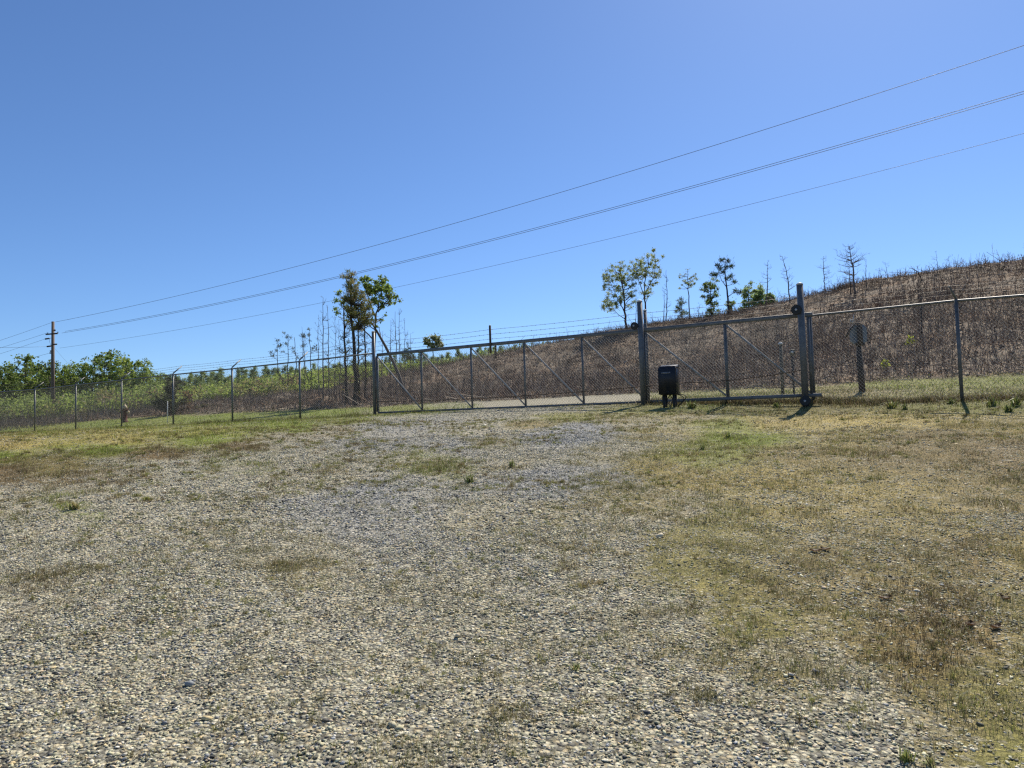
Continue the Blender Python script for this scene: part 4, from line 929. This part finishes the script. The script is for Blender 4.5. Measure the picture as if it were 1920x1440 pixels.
hero('young_pine', 1278, 608, 67, [([(1278, 608), (1278, 580), (1277, 556)], .05, .015)], [(1277, 552), (1287, 575), (1297, 600), (1262, 605), (1266, 580)], 30, 4.5, 40, .22, [(.10, .14, .05), (.14, .18, .08)], BARK, 'pale bushy young pine beside the spindly tree on the brow', twigs=3, style='needle')
hero('narrow_tree', 1333, 595, 63, [([(1333, 595), (1333, 560), (1332, 525)], .06, .02)], [(1324, 520), (1335, 517), (1348, 535), (1346, 552), (1340, 560), (1346, 580), (1344, 592), (1324, 590), (1326, 570), (1317, 555), (1317, 538)], 60, 4.6, 56, .12, [(.14, .20, .07), (.19, .25, .09)], BARK, 'narrow bright green tree leafy almost to the ground, left of the flat-topped pine')
hero('pine_tree', 1368, 594, 61, [([(1368, 594), (1366, 565), (1363, 540), (1358, 515), (1359, 492)], .09, .03), ([(1363, 540), (1352, 526), (1347, 510)], .035, .012), ([(1366, 556), (1376, 548), (1388, 549)], .03, .01)],
     None, 0, 0, 0, .26, PINE, DBARK, 'dark flat-topped pine with layered tufts on the brow of the slope', style='needle', twigs=3,
     extra=[(1355, 487, 6, 120), (1365, 490, 6, 110), (1345, 500, 6, 110), (1370, 501, 6, 110), (1341, 516, 7, 130), (1354, 512, 6, 100), (1372, 518, 6, 120), (1377, 529, 5, 90), (1349, 506, 5, 80), (1337, 514, 5, 80), (1362, 524, 5, 70), (1360, 503, 5, 70), (1380, 546, 6, 90), (1388, 549, 5, 70)])
hero('leafy_bush', 1372, 592, 66, [([(1372, 592), (1372, 575)], .03, .01)], [(1363, 592), (1362, 568), (1370, 558), (1382, 566), (1383, 592)], 16, 4.5, 40, .15, LIME, BARK, 'small bright bush at the foot of the flat-topped pine', 'bush', twigs=2)
for k, (a, top, wl, lab) in enumerate(((1404, 530, 15, 'tallest of the three light green young trees crowded together right of the flat-topped pine'), (1425, 537, 14, 'middle one of the three light green young trees crowded on the brow'), (1443, 550, 10, 'lowest and rightmost of the three light green young trees crowded on the brow'))):
    bp0 = 583 - k * 2
    hero('young_tree', a, bp0, 63 - k, [([(a, bp0), (a, (bp0 + top) / 2), (a - 1, top + 3)], .05, .012)], [(a - 2, top), (a + 4, top + 3), (a + wl, top + 24), (a + wl, bp0), (a - wl, bp0), (a - wl + 1, top + 22)], 60, 5.0, 62, .13, [(.30, .40, .16), (.36, .45, .22), (.22, .30, .12)], BARK, lab, twigs=3)
# left-hand group in front of the slope
hero('brown_pine', 666, 765, 38, [([(666, 765), (668, 720), (664, 660), (660, 600), (657, 540), (658, 512)], .12, .03)],
     [(650, 515), (660, 506), (668, 520), (676, 545), (690, 560), (702, 590), (700, 612), (680, 615), (660, 625), (648, 600), (645, 560), (646, 530)], 110, 5.5, 44, .20, BROWNP, DBARK, 'browning pine with dark trunk, tallest tree of the group left of the gate', style='needle', twigs=4, extra=[(tg.uniform(645, 684), tg.uniform(625, 740), 7, 5) for _ in range(26)])
hero('dead_pine', 648, 762, 39, [([(648, 762), (649, 700), (647, 640), (646, 575)], .08, .03)], [(636, 580), (655, 570), (660, 640), (662, 700), (630, 710), (630, 640)], 26, 9, 10, .16, BROWNP, DBARK, 'dark straight trunk with few brown twigs just left of the browning pine', style='needle', twigs=5)
hero('dead_pine', 674, 763, 40, [([(674, 763), (673, 700), (672, 640), (673, 560)], .07, .02)], [(664, 600), (690, 600), (692, 700), (662, 700)], 24, 8, 10, .16, BROWNP, DBARK, 'dark trunk with dead side twigs just right of the browning pine', style='needle', twigs=5)
hero('dead_pine', 686, 762, 41, [([(686, 762), (686, 700), (684, 620), (682, 580)], .06, .02)], [(676, 600), (700, 590), (704, 720), (674, 720)], 20, 8, 8, .16, BROWNP, DBARK, 'thin dark dead trunk nearest the leaning snag', style='needle', twigs=5)
hero('broadleaf_tree', 700, 762, 42, [([(700, 762), (702, 700), (704, 640), (706, 590), (712, 560), (718, 535)], .08, .02), ([(706, 600), (690, 560), (684, 525)], .04, .012), ([(708, 585), (730, 560), (742, 555)], .04, .012), ([(703, 640), (665, 600), (640, 575)], .04, .012)],
     [(680, 520), (690, 513), (700, 530), (712, 522), (722, 518), (726, 535), (740, 545), (747, 562), (742, 573), (730, 568), (718, 578), (712, 590), (704, 570), (692, 560), (682, 545)], 75, 5.4, 44, .13, [(.19, .27, .06), (.25, .33, .09), (.14, .20, .05)], BARK, 'green leafy tree whose crown spreads right of the browning pine',
     extra=[(636, 552, 6, 50), (630, 562, 7, 60), (627, 578, 6, 50), (640, 566, 6, 50), (634, 588, 6, 44), (646, 575, 6, 34), (648, 560, 6, 34), (676, 560, 7, 34), (686, 548, 7, 40), (692, 575, 7, 40), (680, 590, 7, 30), (698, 600, 6, 30), (706, 612, 6, 24), (662, 545, 6, 26), (668, 575, 7, 30), (660, 605, 6, 24), (672, 530, 5, 24), (655, 585, 6, 26), (648, 600, 6, 24), (715, 600, 5, 28), (722, 590, 4, 20), (638, 546, 4, 20)])
b_ = base_at(762, 758, 42); q = [onplane(a, c, b_[1]) for a, c in ((748, 704), (736, 676), (722, 648), (706, 620), (697, 606))]
m = MB(); m.tube([b_ - UPV * .1] + q, [.12, .095, .085, .075, .06, .03], 9, GBARK); m.tube([q[2], q[2] + (-.25, .1, .5), q[2] + (-.35, .1, 1.1)], [.04, .03, .012], 6, GBARK); m.tube([q[3], q[3] + (-.3, 0, .2), q[3] + (-.8, 0, .75)], [.04, .03, .01], 6, GBARK)
tag(m.build('leaning_snag', M_BARK, None, True, b_), 'thick broken grey trunk leaning left over the gate end', 'dead tree')
def bare(px0, py0, px1, py1, d, lab, spread=10, n_=14, r=.04, bark=GBARK, grp='bare saplings', name='bare_sapling'):
    b_ = base_at(px0, py0, d); y0 = b_[1]; tp = onplane(px1, py1, y0); k = d / F_PX
    tr_ = [([b_ - UPV * .08, b_ + (tp - b_) * .5 + tg.normal(0, .05, 3), tp], r, r * .22)]; cl = []
    for j in range(n_):
        u = tg.uniform(.22, .97); a = tg.uniform(0, 6.28); L_ = spread * k * (1.15 - u) * tg.uniform(.6, 1.3) + .12
        c = b_ + (tp - b_) * min(1.0, u) + np.array([math.cos(a) * L_, math.sin(a) * L_, L_ * tg.uniform(.5, 1.3)]); cl.append((c, (L_ * .5, L_ * .5, L_ * .6), 0))
    return make_tree(name, b_, tr_, cl, .1, OAK, bark, tg, lab, 'bare sapling', grp, 3, 'leaf', r * .45)
for args in ((607, 752, 606, 558, 44, 'tallest bare sapling standing left of the dark pine trunks', 16, 22, .045), (617, 752, 614, 574, 44, 'second bare sapling right beside the tallest one, left of the dark pine trunks', 12, 16, .04),
             (637, 750, 635, 600, 43, 'thin bare sapling almost touching the dark pine trunks', 12, 14, .03), (573, 745, 566, 612, 52, 'faint bare sapling between the two sparse young pines', 14, 12, .03),
             (734, 752, 733, 600, 45, 'bare sapling directly right of the leaning snag', 12, 16, .035), (743, 752, 741, 584, 46, 'tallest bare sapling right of the leaning snag', 14, 20, .04), (750, 752, 748, 578, 47, 'bare sapling with fine twigs next to the tallest one right of the snag', 14, 20, .035),
             (758, 752, 759, 596, 47, 'outermost bare sapling right of the leaning snag', 14, 16, .03), (640, 755, 655, 660, 40, 'short twiggy sapling among the dark pine trunks', 16, 16, .03),
             (598, 752, 597, 590, 46, 'fine pale bare sapling immediately left of the tallest one by the dark pines', 10, 16, .028), (627, 752, 628, 588, 44, 'fine pale bare sapling between the tallest pair and the dark pine trunks', 10, 18, .028),
             (698, 756, 697, 640, 41, 'slim bare sapling between the dark pines and the fence end post', 12, 18, .028), (716, 752, 718, 620, 44, 'twiggy bare sapling behind the fence end post', 12, 18, .03), (768, 752, 770, 625, 48, 'short bare sapling right of the others behind the first gate panel', 12, 16, .026),
             (690, 760, 680, 700, 39, 'low spreading brushy sapling at the foot of the dark pines', 26, 26, .025), (655, 762, 650, 705, 38, 'low brushy sapling left of the browning pine foot', 24, 26, .025), (632, 758, 628, 690, 41, 'brushy knee-high sapling left of the dark trunks', 22, 24, .025),
             (1249, 610, 1249, 506, 67, 'bare pole-like sapling between the second oak and the spindly tree', 9, 12, .05, DBARK), (1244, 608, 1245, 545, 66, 'short bare sapling beside the pole-like one', 10, 10, .04), (1191, 605, 1193, 546, 69, 'thin bare stem between the two oaks', 8, 8, .035),
             (1309, 602, 1312, 570, 64, 'low bare sapling right of the spindly tree', 8, 8, .03), (1437, 582, 1439, 492, 58, 'pale bare sapling rising over the young green trees', 13, 16, .05), (1482, 588, 1467, 481, 52, 'dark bare tree leaning slightly left, first left of the tall gate post', 14, 22, .05, GBARK),
             (1549, 572, 1544, 480, 50, 'slim bare tree just right of the tall gate post', 12, 18, .04, GBARK), (1605, 590, 1592, 462, 46, 'largest bare tree on the slope, with a spreading twiggy top', 26, 34, .065, GBARK), (1596, 575, 1592, 500, 47, 'second bare stem at the foot of the largest bare tree', 12, 14, .04, DBARK),
             (1626, 552, 1624, 486, 47, 'straight thin stem right of the largest bare tree', 5, 6, .03), (1650, 540, 1648, 505, 46, 'small bare sapling on the skyline right of the thin stem', 8, 8, .025), (1665, 530, 1660, 492, 46, 'pale curved sapling on the skyline', 9, 8, .022),
             (1755, 515, 1755, 470, 44, 'wispy tall stem on the skyline above the wire', 5, 5, .02), (1783, 512, 1778, 480, 43, 'wispy forked stem on the skyline near the fence arm', 8, 7, .02), (1800, 508, 1790, 482, 43, 'curved wispy stem on the skyline right of the forked one', 8, 7, .02)):
    bare(*args)
b_ = base_at(1728, 640, 32); q = [onplane(a, c, b_[1]) for a, c in ((1728, 600), (1727, 560), (1727, 522), (1721, 510), (1712, 504), (1706, 503))]
m = MB(); m.tube([b_ - UPV * .05] + q, [.035, .03, .028, .024, .02, .016, .006], 6, DBARK); m.tube([q[2], q[2] + (.02, 0, .25), q[2] + (.06, 0, .5)], [.016, .01, .005], 5, DBARK); m.tube([q[1] + (0, 0, .3), q[1] + (-.35, 0, .5), q[1] + (-.5, 0, .5)], [.012, .008, .004], 5, DBARK)
tag(m.build('bent_sapling', M_BARK, None, True, b_), 'dead sapling with its top bent sharply left, on the slope left of the fence post', 'dead sapling')
# sparse young pines
for (a, by, d, tr_, ex, lab) in ((541, 742, 56, [([(521, 742), (521, 700), (520, 652)], .05, .015), ([(541, 742), (540, 690), (541, 640)], .055, .015), ([(556, 742), (556, 690), (552, 632)], .05, .015)],
                          [(508, 662, 4, 40), (516, 658, 4, 40), (511, 668, 4, 40), (521, 640, 4, 45), (527, 649, 5, 55), (522, 650, 4, 40), (533, 625, 3, 25), (539, 632, 5, 50), (536, 645, 5, 45), (545, 634, 3, 20), (548, 652, 4, 25), (530, 660, 3, 25), (551, 660, 4, 25), (558, 672, 4, 25)], 'sparse young pine with three stems and scattered tufts, left of the bare saplings'),
                         (584, 742, 54, [([(573, 742), (572, 690), (568, 632)], .045, .012), ([(584, 742), (583, 690), (579, 618)], .05, .012)],
                          [(566, 629, 5, 55), (569, 632, 4, 45), (578, 617, 3, 25), (577, 628, 5, 45), (572, 648, 5, 40), (567, 650, 4, 30), (592, 650, 5, 35), (586, 656, 4, 30), (594, 656, 4, 25), (580, 640, 4, 20)], 'sparse young pine with two stems, just left of the tallest bare sapling')):
    hero('sparse_pine', a, by, d, tr_, None, 0, 0, 0, .20, [(.07, .09, .03), (.10, .12, .04), (.08, .07, .035)], BARK, lab, style='needle', extra=ex, twigs=4)
hero('round_tree', 812, 700, 92, [([(812, 700), (812, 670), (812, 640)], .10, .03)], [(794, 645), (797, 634), (808, 628), (820, 630), (829, 640), (831, 650), (815, 652), (800, 653)], 40, 4.5, 40, .24, [(.20, .23, .10), (.28, .29, .15)], BARK, 'small round-crowned tree standing above the young pines behind the gate')
hero('young_pine', 765, 705, 84, [([(765, 705), (765, 670), (765, 642)], .07, .02)], [(765, 640), (771, 655), (776, 690), (756, 690), (759, 655)], 26, 4.5, 36, .28, PINE, BARK, 'dark young pine with a pointed top left of the round-crowned tree', style='needle', twigs=2)
# dark cedar behind the left fence
hero('cedar_tree', 326, 782, 40, [([(326, 782), (327, 740), (328, 702)], .09, .02)], [(327, 698), (334, 710), (337, 740), (338, 770), (318, 772), (300, 770), (282, 762), (285, 750), (305, 742), (317, 725)], 80, 5, 70, .14, [(.035, .042, .022), (.05, .055, .03), (.028, .033, .018)], DBARK, 'dark cedar bush leaning left behind the fence', 'bush', twigs=3, style='needle')
hero('brown_shrub', 347, 782, 41, [([(347, 782), (347, 750)], .04, .01)], [(338, 780), (338, 740), (350, 722), (358, 745), (360, 780)], 24, 6, 16, .10, [(.16, .09, .06), (.12, .08, .05)], (.13, .085, .065), 'reddish brown leafless shrub right of the dark cedar bush', 'bush', twigs=7)
hero('low_shrub', 384, 784, 42, [([(384, 784), (384, 768)], .04, .01)], [(366, 782), (370, 762), (385, 754), (400, 762), (402, 782)], 26, 6, 26, .12, [(.09, .10, .04), (.12, .10, .06)], BARK, 'low olive shrub behind the left fence, right of the cedar bush', 'bush', twigs=5)

# leafy treeline on the left: a few kinds, copied
def proto_broad(seed, Ht, Wd, cols, label, low=.12):
    g = np.random.default_rng(seed); trs = [([(0, 0, -.2), (.1, 0, Ht * .45), (g.normal(0, .3), 0, Ht * .92)], .16, .03)]; cl = []
    for k in range(70):
        u = g.uniform(low, 1); rr_ = Wd / 2 * math.sqrt(max(.05, 1 - ((u - .52) / .52) ** 2)) * (.75 + .45 * g.uniform()); a = g.uniform(0, 6.28); q = math.sqrt(g.uniform(.1, 1))
        s_ = g.uniform(.38, .75); cl.append(((math.cos(a) * rr_ * q, math.sin(a) * rr_ * q, Ht * u), (s_, s_, s_ * .75), int(34 * g.uniform(.6, 1.4))))
    return make_tree('broadleaf_tree', (0, 0, 0), trs, cl, .30, cols, BARK, g, label, 'tree', None, 2, 'leaf', .05)
def proto_cone(seed, Ht, Wd, cols, label, leaf=.34, grp=None, n_=46):
    g = np.random.default_rng(seed); trs = [([(0, 0, -.2), (0, 0, Ht * .5), (0, 0, Ht * .97)], .08, .015)]; cl = []
    for k in range(n_):
        u = g.uniform(.04, 1) ; rr_ = Wd / 2 * (1 - u) ** .8 + .08; a = g.uniform(0, 6.28); q = math.sqrt(g.uniform(.1, 1)); s_ = .20 + .32 * (1 - u)
        cl.append(((math.cos(a) * rr_ * q, math.sin(a) * rr_ * q, Ht * u), (s_, s_, s_ * .8), int(26 * g.uniform(.7, 1.4))))
    return make_tree('young_pine', (0, 0, 0), trs, cl, leaf, cols, BARK, g, label, 'young pine', grp, 2, 'needle', .03)
GREENS = [[(.17, .24, .05), (.22, .29, .07), (.12, .17, .04)], [(.25, .32, .07), (.30, .37, .10), (.18, .24, .06)], [(.11, .16, .045), (.15, .20, .055), (.08, .12, .035)]]
LT = [(-70, 672, 0), (-42, 690, 1), (-22, 676, 0), (4, 684, 2), (22, 694, 1), (42, 664, 0), (62, 676, 0), (80, 682, 1), (92, 673, 2), (118, 690, 0), (128, 677, 1), (150, 681, 0), (172, 668, 0), (196, 661, 2), (214, 655, 0), (236, 668, 1), (251, 676, 2), (268, 671, 1), (284, 694, 0), (303, 699, 1), (318, 706, 2)] + [(-60 + 26 * q_, (702, 708, 698, 705)[q_ % 4], (1, 0, 1, 2)[q_ % 4]) for q_ in range(16)]
kinds = ['mid green leafy tree in the treeline beyond the left fence', 'light yellow-green leafy tree in the treeline beyond the left fence', 'dark green dense tree in the treeline beyond the left fence']
protos = [proto_broad(201 + k, 8.0, 4.6, GREENS[k], kinds[k]) for k in range(3)]
used = [False] * 3; trng = np.random.default_rng(5)
for k, (px_, ty, kd) in enumerate(LT):
    d = 92 + trng.uniform(-6, 10); b_ = base_at(px_, 800, d); hgt = ztop(b_[0], b_[1], ty) - b_[2]; s_ = hgt / 8.3; a = trng.uniform(0, 6.28)
    if not used[kd]:
        o = protos[kd]; o.location = b_; o.rotation_euler = (0, 0, a); o.scale = (s_, s_, s_); used[kd] = True; o['group'] = kinds[kd].replace('tree in', 'trees in', 1)
    else: dup(protos[kd], b_, a, (s_ * trng.uniform(.85, 1.1), s_))
# young pines beyond the slope
pk = [('light green young pine in the thicket beyond the clearing', [(.24, .30, .09), (.30, .36, .12)]), ('dark green young pine in the thicket beyond the clearing', [(.12, .17, .06), (.16, .21, .075)])]
pp_ = [proto_cone(301, 4.0, 2.0, pk[0][1], pk[0][0], grp='light green young pines beyond the clearing'), proto_cone(302, 4.0, 1.8, pk[1][1], pk[1][0], grp='dark green young pines beyond the clearing')]
used = [False, False]
for k in range(150):
    px_ = 285 + (k % 75) * 10.4 + trng.uniform(-5, 5); row = k // 75
    td = float(np.interp(px_, TOP_PX, TOP_D)); d = max(td + 4, 62) + trng.uniform(0, 8) + row * 7
    ty = float(np.interp(px_, [285, 320, 400, 500, 600, 700, 800, 900, 1000, 1060], [712, 704, 694, 690, 684, 672, 660, 652, 643, 642])) + trng.uniform(-5, 16) + (0 if row else 5)
    b_ = base_at(px_, 745, d); hgt = max(1.0, ztop(b_[0], b_[1], ty) - b_[2]); kd = int(trng.uniform() < .42); s_ = hgt / 4.15
    if not used[kd]:
        o = pp_[kd]; o.location = b_; o.scale = (max(s_, .8), max(s_, .8), s_); used[kd] = True
    else: dup(pp_[kd], b_, trng.uniform(0, 6.28), (max(s_, .75) * trng.uniform(.85, 1.2), s_))

# undergrowth
ug = np.random.default_rng(77); mb = MB(); st = MB()
n = 2100
px_ = ug.uniform(-160, 1000, n); d = ug.uniform(46, 92, n)
x = (px_ - 960) / F_PX * d; y = d
td = np.where(px_ < 330, np.interp(px_, [-160, 330], [52, 46]), np.interp(px_, TOP_PX, TOP_D)); k = (y > td) & ((px_ < 760) | (ug.uniform(0, 1, n) < .5)); x, y, px_ = x[k], y[k], px_[k]; z = height(x, y); m_ = len(x)
pal = np.array([(.24, .31, .08), (.30, .37, .11), (.18, .23, .07), (.24, .23, .10), (.18, .14, .09)])
for j in range(m_):
    hh_ = ug.uniform(.6, 1.9) * (1.0 if px_[j] < 320 else .8); w_ = ug.uniform(.5, 1.1); nl = int(ug.uniform(50, 130))
    v = ug.normal(size=(nl, 3)); v /= np.linalg.norm(v, axis=1)[:, None]; v *= ug.uniform(0, 1, (nl, 1)) ** .4
    lo = .25 + .5 * ug.uniform()
    C_ = np.array([x[j], y[j], z[j] + hh_ * (lo + .0)]) + v * (w_, w_, hh_ * (1 - lo) * .95)
    mb.leaves(C_, ug.uniform(.12, .26, nl), ug.uniform(.07, .15, nl), pal[ug.integers(0, len(pal))] * ug.uniform(.75, 1.25, (nl, 1)), ug)
for j in range(2300):
    pxx = ug.uniform(-170, 1040); tdd = float(np.interp(pxx, TOP_PX, TOP_D)); dd = ug.uniform(74, 97) if pxx < 340 else max(tdd + 3, 60) + ug.uniform(0, 14); xx = (pxx - 960) / F_PX * dd; zz = H(xx, dd); hh_ = ug.uniform(1.4, 3.2) if pxx < 340 else ug.uniform(.7, 1.7); w_ = ug.uniform(.7, 1.4); nl = int(ug.uniform(60, 120))
    v = ug.normal(size=(nl, 3)); v /= np.linalg.norm(v, axis=1)[:, None]; v *= ug.uniform(0, 1, (nl, 1)) ** .4
    mb.leaves(np.array([xx, dd, zz + hh_ * .5]) + v * (w_, w_, hh_ * .5), ug.uniform(.16, .30, nl), ug.uniform(.10, .18, nl), pal[ug.integers(0, 3)] * ug.uniform(.6, 1.2, (nl, 1)), ug)
tag(mb.build('undergrowth', M_LEAF), 'light green scrub filling the ground before the treeline', 'undergrowth', kind='stuff')
n = 11000; px_ = ug.uniform(-160, 760, n); d = ug.uniform(42, 60, n); x = (px_ - 960) / F_PX * d; y = d; z = height(x, y)
hh_ = ug.gamma(2.5, .22, n).clip(.2, 1.5) * np.where(px_ > 320, .55, 1); dr = ug.normal(0, .22, (n, 3)); dr[:, 2] = 1; A = np.stack([x, y, z - .05], -1)
pc = np.array([(.25, .19, .145), (.20, .15, .11), (.32, .26, .20), (.15, .11, .08)])
st.sticks(A, A + dr * hh_[:, None], .014, .006, pc[ug.integers(0, 4, n)])
tag(st.build('brown_scrub', M_DEAD), 'brown leafless stems at the edge of the green scrub', 'scrub', kind='stuff')

# ------------------------------------------------------------------ fallen branches, weeds, stones, leaves
def branch(pts, d, r, col, lab, fork=True):
    # lies on the ground: picture points dropped on the slope by marching along the sight line
    q = []
    for a, b_ in pts:
        rd = FW * F_PX + RT * (a - 960) + UP * (720 - b_); rd = rd / rd[1]; ys = np.linspace(15, 85, 600); X_ = rd[0] * ys; Z_ = EYE[2] + rd[2] * ys
        hit = np.nonzero(height(X_, ys) > Z_)[0]; yy = ys[hit[0]] if len(hit) else d; q.append(np.array([rd[0] * yy, yy, EYE[2] + rd[2] * yy + .12]))
    m = MB(); n_ = len(q); m.tube(q, np.linspace(r, r * .35, n_), 6, col)
    if fork: m.tube([q[n_ // 2], q[n_ // 2] + (.2, .1, .3)], [r * .5, r * .2], 5, col)
    tag(m.build('fallen_branch', M_DEAD, None, True, q[0]), lab, 'branch', 'pale branches lying on the slope')
PB = (.42, .37, .30)
for pts, r, lab in (([(1170, 684), (1182, 676), (1192, 668), (1206, 660)], .035, 'long pale curved branch lying left of the thick gate post'), ([(1288, 658), (1292, 640)], .025, 'short upright pale stick above the operator box'),
                    ([(1536, 594), (1539, 608), (1539, 628)], .03, 'pale hooked stick right behind the tall gate post'), ([(1545, 716), (1560, 708)], .03, 'pale stick low on the slope between tall gate post and grey panel'),
                    ([(1805, 548), (1812, 532), (1818, 525)], .03, 'pale stick slanting up behind the fence post top'), ([(1806, 580), (1815, 585)], .035, 'short pale stick just under the right fence rail'),
                    ([(1760, 560), (1768, 540), (1775, 528)], .022, 'thin pale branch left of the fence post top'), ([(1655, 690), (1690, 689), (1730, 687)], .035, 'long dark-grey log lying level near the foot of the slope'),
                    ([(1562, 577), (1600, 568), (1645, 560)], .03, 'long pole lying above the right fence rail'), ([(1038, 701), (1050, 690), (1056, 684)], .03, 'pale stick seen through the third gate panel from the post'),
                    ([(1870, 520), (1895, 515)], .03, 'pale stick near the skyline at the far right'), ([(985, 668), (1005, 690)], .02, 'thin grey stick seen through the middle of the gate')):
    branch(pts, 40, r, PB if 'dark' not in lab else (.2, .17, .14), lab)
wg = np.random.default_rng(55)
def weed(px, py, s, lab, cols=((.17, .20, .06), (.21, .25, .08), (.24, .21, .10)), n_=34):
    rd = FW * F_PX + RT * (px - 960) + UP * (720 - py); rd = rd / rd[1]; ys = np.linspace(1.5, 60, 4000); Z_ = EYE[2] + rd[2] * ys
    hit = np.nonzero(height(rd[0] * ys, ys) > Z_)[0]; yy = ys[hit[0]] if len(hit) else 20; b_ = np.array([rd[0] * yy, yy, H(rd[0] * yy, yy)])
    m = MB(); a = wg.uniform(0, 6.28, n_); q = wg.uniform(0, s * .35, n_); x = b_[0] + np.cos(a) * q; y = b_[1] + np.sin(a) * q; pal = np.array(cols)
    blades(m, x, y, wg.uniform(.4, 1, n_) * s, np.full(n_, s * .12), pal[wg.integers(0, len(pal), n_)] * wg.uniform(.8, 1.2, (n_, 1)), wg, .8)
    tag(m.build('weed', M_GRASS, None, False, b_), lab, 'weed', 'bright green weeds')
for px, py, s, lab in ((1298, 766, .28, 'bright green weed right beside the operator box legs'), (1455, 764, .22, 'bright weed under the gate, left of the lower roller'), (1672, 766, .24, 'pair-forming bright weed on the berm right of the grey panel post, left one'), (1697, 768, .18, 'small bright weed on the berm next to the larger one'),
                       (1782, 757, .18, 'bright weed just left of the fence post foot'), (1862, 762, .26, 'bright weed right of the fence post foot'), (1905, 762, .28, 'bright weed on the berm at the far right'), (1890, 772, .2, 'weed in front of the berm at the far right'),
                       (1365, 822, .16, 'bright low weed standing alone in the grass streak below the gate'), (1318, 843, .12, 'little weed left of the green grass streak'), (882, 905, .14, 'dark weed growing in the blue gravel in the middle of the drive'), (960, 876, .12, 'small weed in the gravel above the dark stones'),
                       (1700, 1428, .07, 'fresh green sprout at the bottom edge near the right corner'), (1745, 1436, .05, 'smaller green sprout at the bottom edge'), (1080, 1255, .05, 'tiny green sprout in the gravel in the lower middle'), (140, 955, .14, 'green tuft alone in the pale gravel at the left')):
    weed(px, py, s, lab)
for px, py, s, lab in ((1708, 655, .5, 'yellow-green leafy sprout on the slope left of the fence post'), (1660, 695, .35, 'pale yellow-green sprout low on the slope'),):
    rd = FW * F_PX + RT * (px - 960) + UP * (720 - py); rd /= rd[1]; ys = np.linspace(18, 60, 800); hit = np.nonzero(height(rd[0] * ys, ys) > EYE[2] + rd[2] * ys)[0]; yy = ys[hit[0]] if len(hit) else 28
    b_ = np.array([rd[0] * yy, yy, H(rd[0] * yy, yy)]); make_tree('leafy_sprout', b_, [([b_ - UPV * .03, b_ + UPV * s * .5, b_ + UPV * s * .9], .012, .004)], [(b_ + np.array([q0, 0, q1]) * s, (s * .16,) * 3, 16) for q0, q1 in ((-.25, .5), (.22, .6), (0, .9))], .12, [(.34, .38, .07)], BARK, wg, lab, 'sprout', None, 3)
def gpt(px, py):
    rd = FW * F_PX + RT * (px - 960) + UP * (720 - py); rd = rd / rd[1]; ys = np.linspace(1.5, 40, 6000); hit = np.nonzero(height(rd[0] * ys, ys) > EYE[2] + rd[2] * ys)[0]; yy = ys[hit[0]]
    return np.array([rd[0] * yy, yy, H(rd[0] * yy, yy)])
for px, py, r, col, lab in ((1237, 1007, .045, (.60, .52, .36), 'large flat cream stone where gravel meets grass'), (735, 1362, .030, (.58, .52, .34), 'cream stone near the bottom of the gravel'), (388, 1350, .026, (.62, .50, .26), 'smooth yellow stone in the lower left gravel'), (858, 1194, .028, (.55, .47, .32), 'tan stone in the middle of the gravel'),
                        (645, 1219, .024, (.60, .50, .30), 'pale yellow stone left of the middle of the gravel'), (355, 1285, .03, (.25, .265, .265), 'blue-grey flat stone in the lower left gravel'), (1485, 1268, .026, (.50, .47, .42), 'pale stone left of the sandy patch at lower right'), (1690, 1147, .03, (.50, .38, .27), 'flat pinkish stone in the grass at lower right'),
                        (1530, 1262, .026, (.33, .34, .35), 'grey stone in the grass at lower right'), (960, 940, .03, (.55, .46, .36), 'pinkish stone in the upper middle gravel'), (520, 830 + 60, .03, (.55, .52, .46), 'pale stone on the upper gravel strip')):
    c = gpt(px, py); m = MB(); stones(m, np.array([c[0]]), np.array([c[1]]), np.array([r * .85]), np.array([col]), wg, .1); tag(m.build('stone', M_STONE, None, False, c), lab, 'stone', 'larger stones lying loose')
for px, py, lab in ((1530, 1035, 'curled brown dead leaf, left of two close together in the right-hand grass'), (1548, 1032, 'curled brown dead leaf, right of two close together in the right-hand grass'), (1820, 1175, 'dark brown dead leaf curled up at the right'), (1660, 1125, 'brown dead leaf near the flat pinkish stone'), (1885, 1125, 'brown dead leaf near the right edge'), (1868, 1180, 'thin brown dead leaf beside the dark curled one'), (1500, 955, 'small dark dead leaf in the sandy grass')):
    c = gpt(px, py); g = wg; m = MB(); n_ = 9; u = np.linspace(0, 1, n_); wd = np.sin(u * math.pi) ** .7 * .022 * (1 + .35 * np.sin(u * 22)); a = g.uniform(0, 6.28); ca, sa = math.cos(a), math.sin(a); vv = []
    for s_ in (-1, 0, 1):
        for k in range(n_):
            lx_, ly_ = (u[k] - .5) * .085, s_ * wd[k]; vv.append((c[0] + lx_ * ca - ly_ * sa, c[1] + lx_ * sa + ly_ * ca, c[2] + .006 + .010 * abs(s_) + .010 * (2 * u[k] - 1) ** 2))
    m.add(vv, [(r_ * n_ + k, r_ * n_ + k + 1, r_ * n_ + n_ + k + 1, r_ * n_ + n_ + k) for r_ in (0, 1) for k in range(n_ - 1)], (.085, .045, .025))
    tag(m.build('dead_leaf', M_GRASS, None, False, c), lab, 'dead leaf', 'dead leaves on the grass')
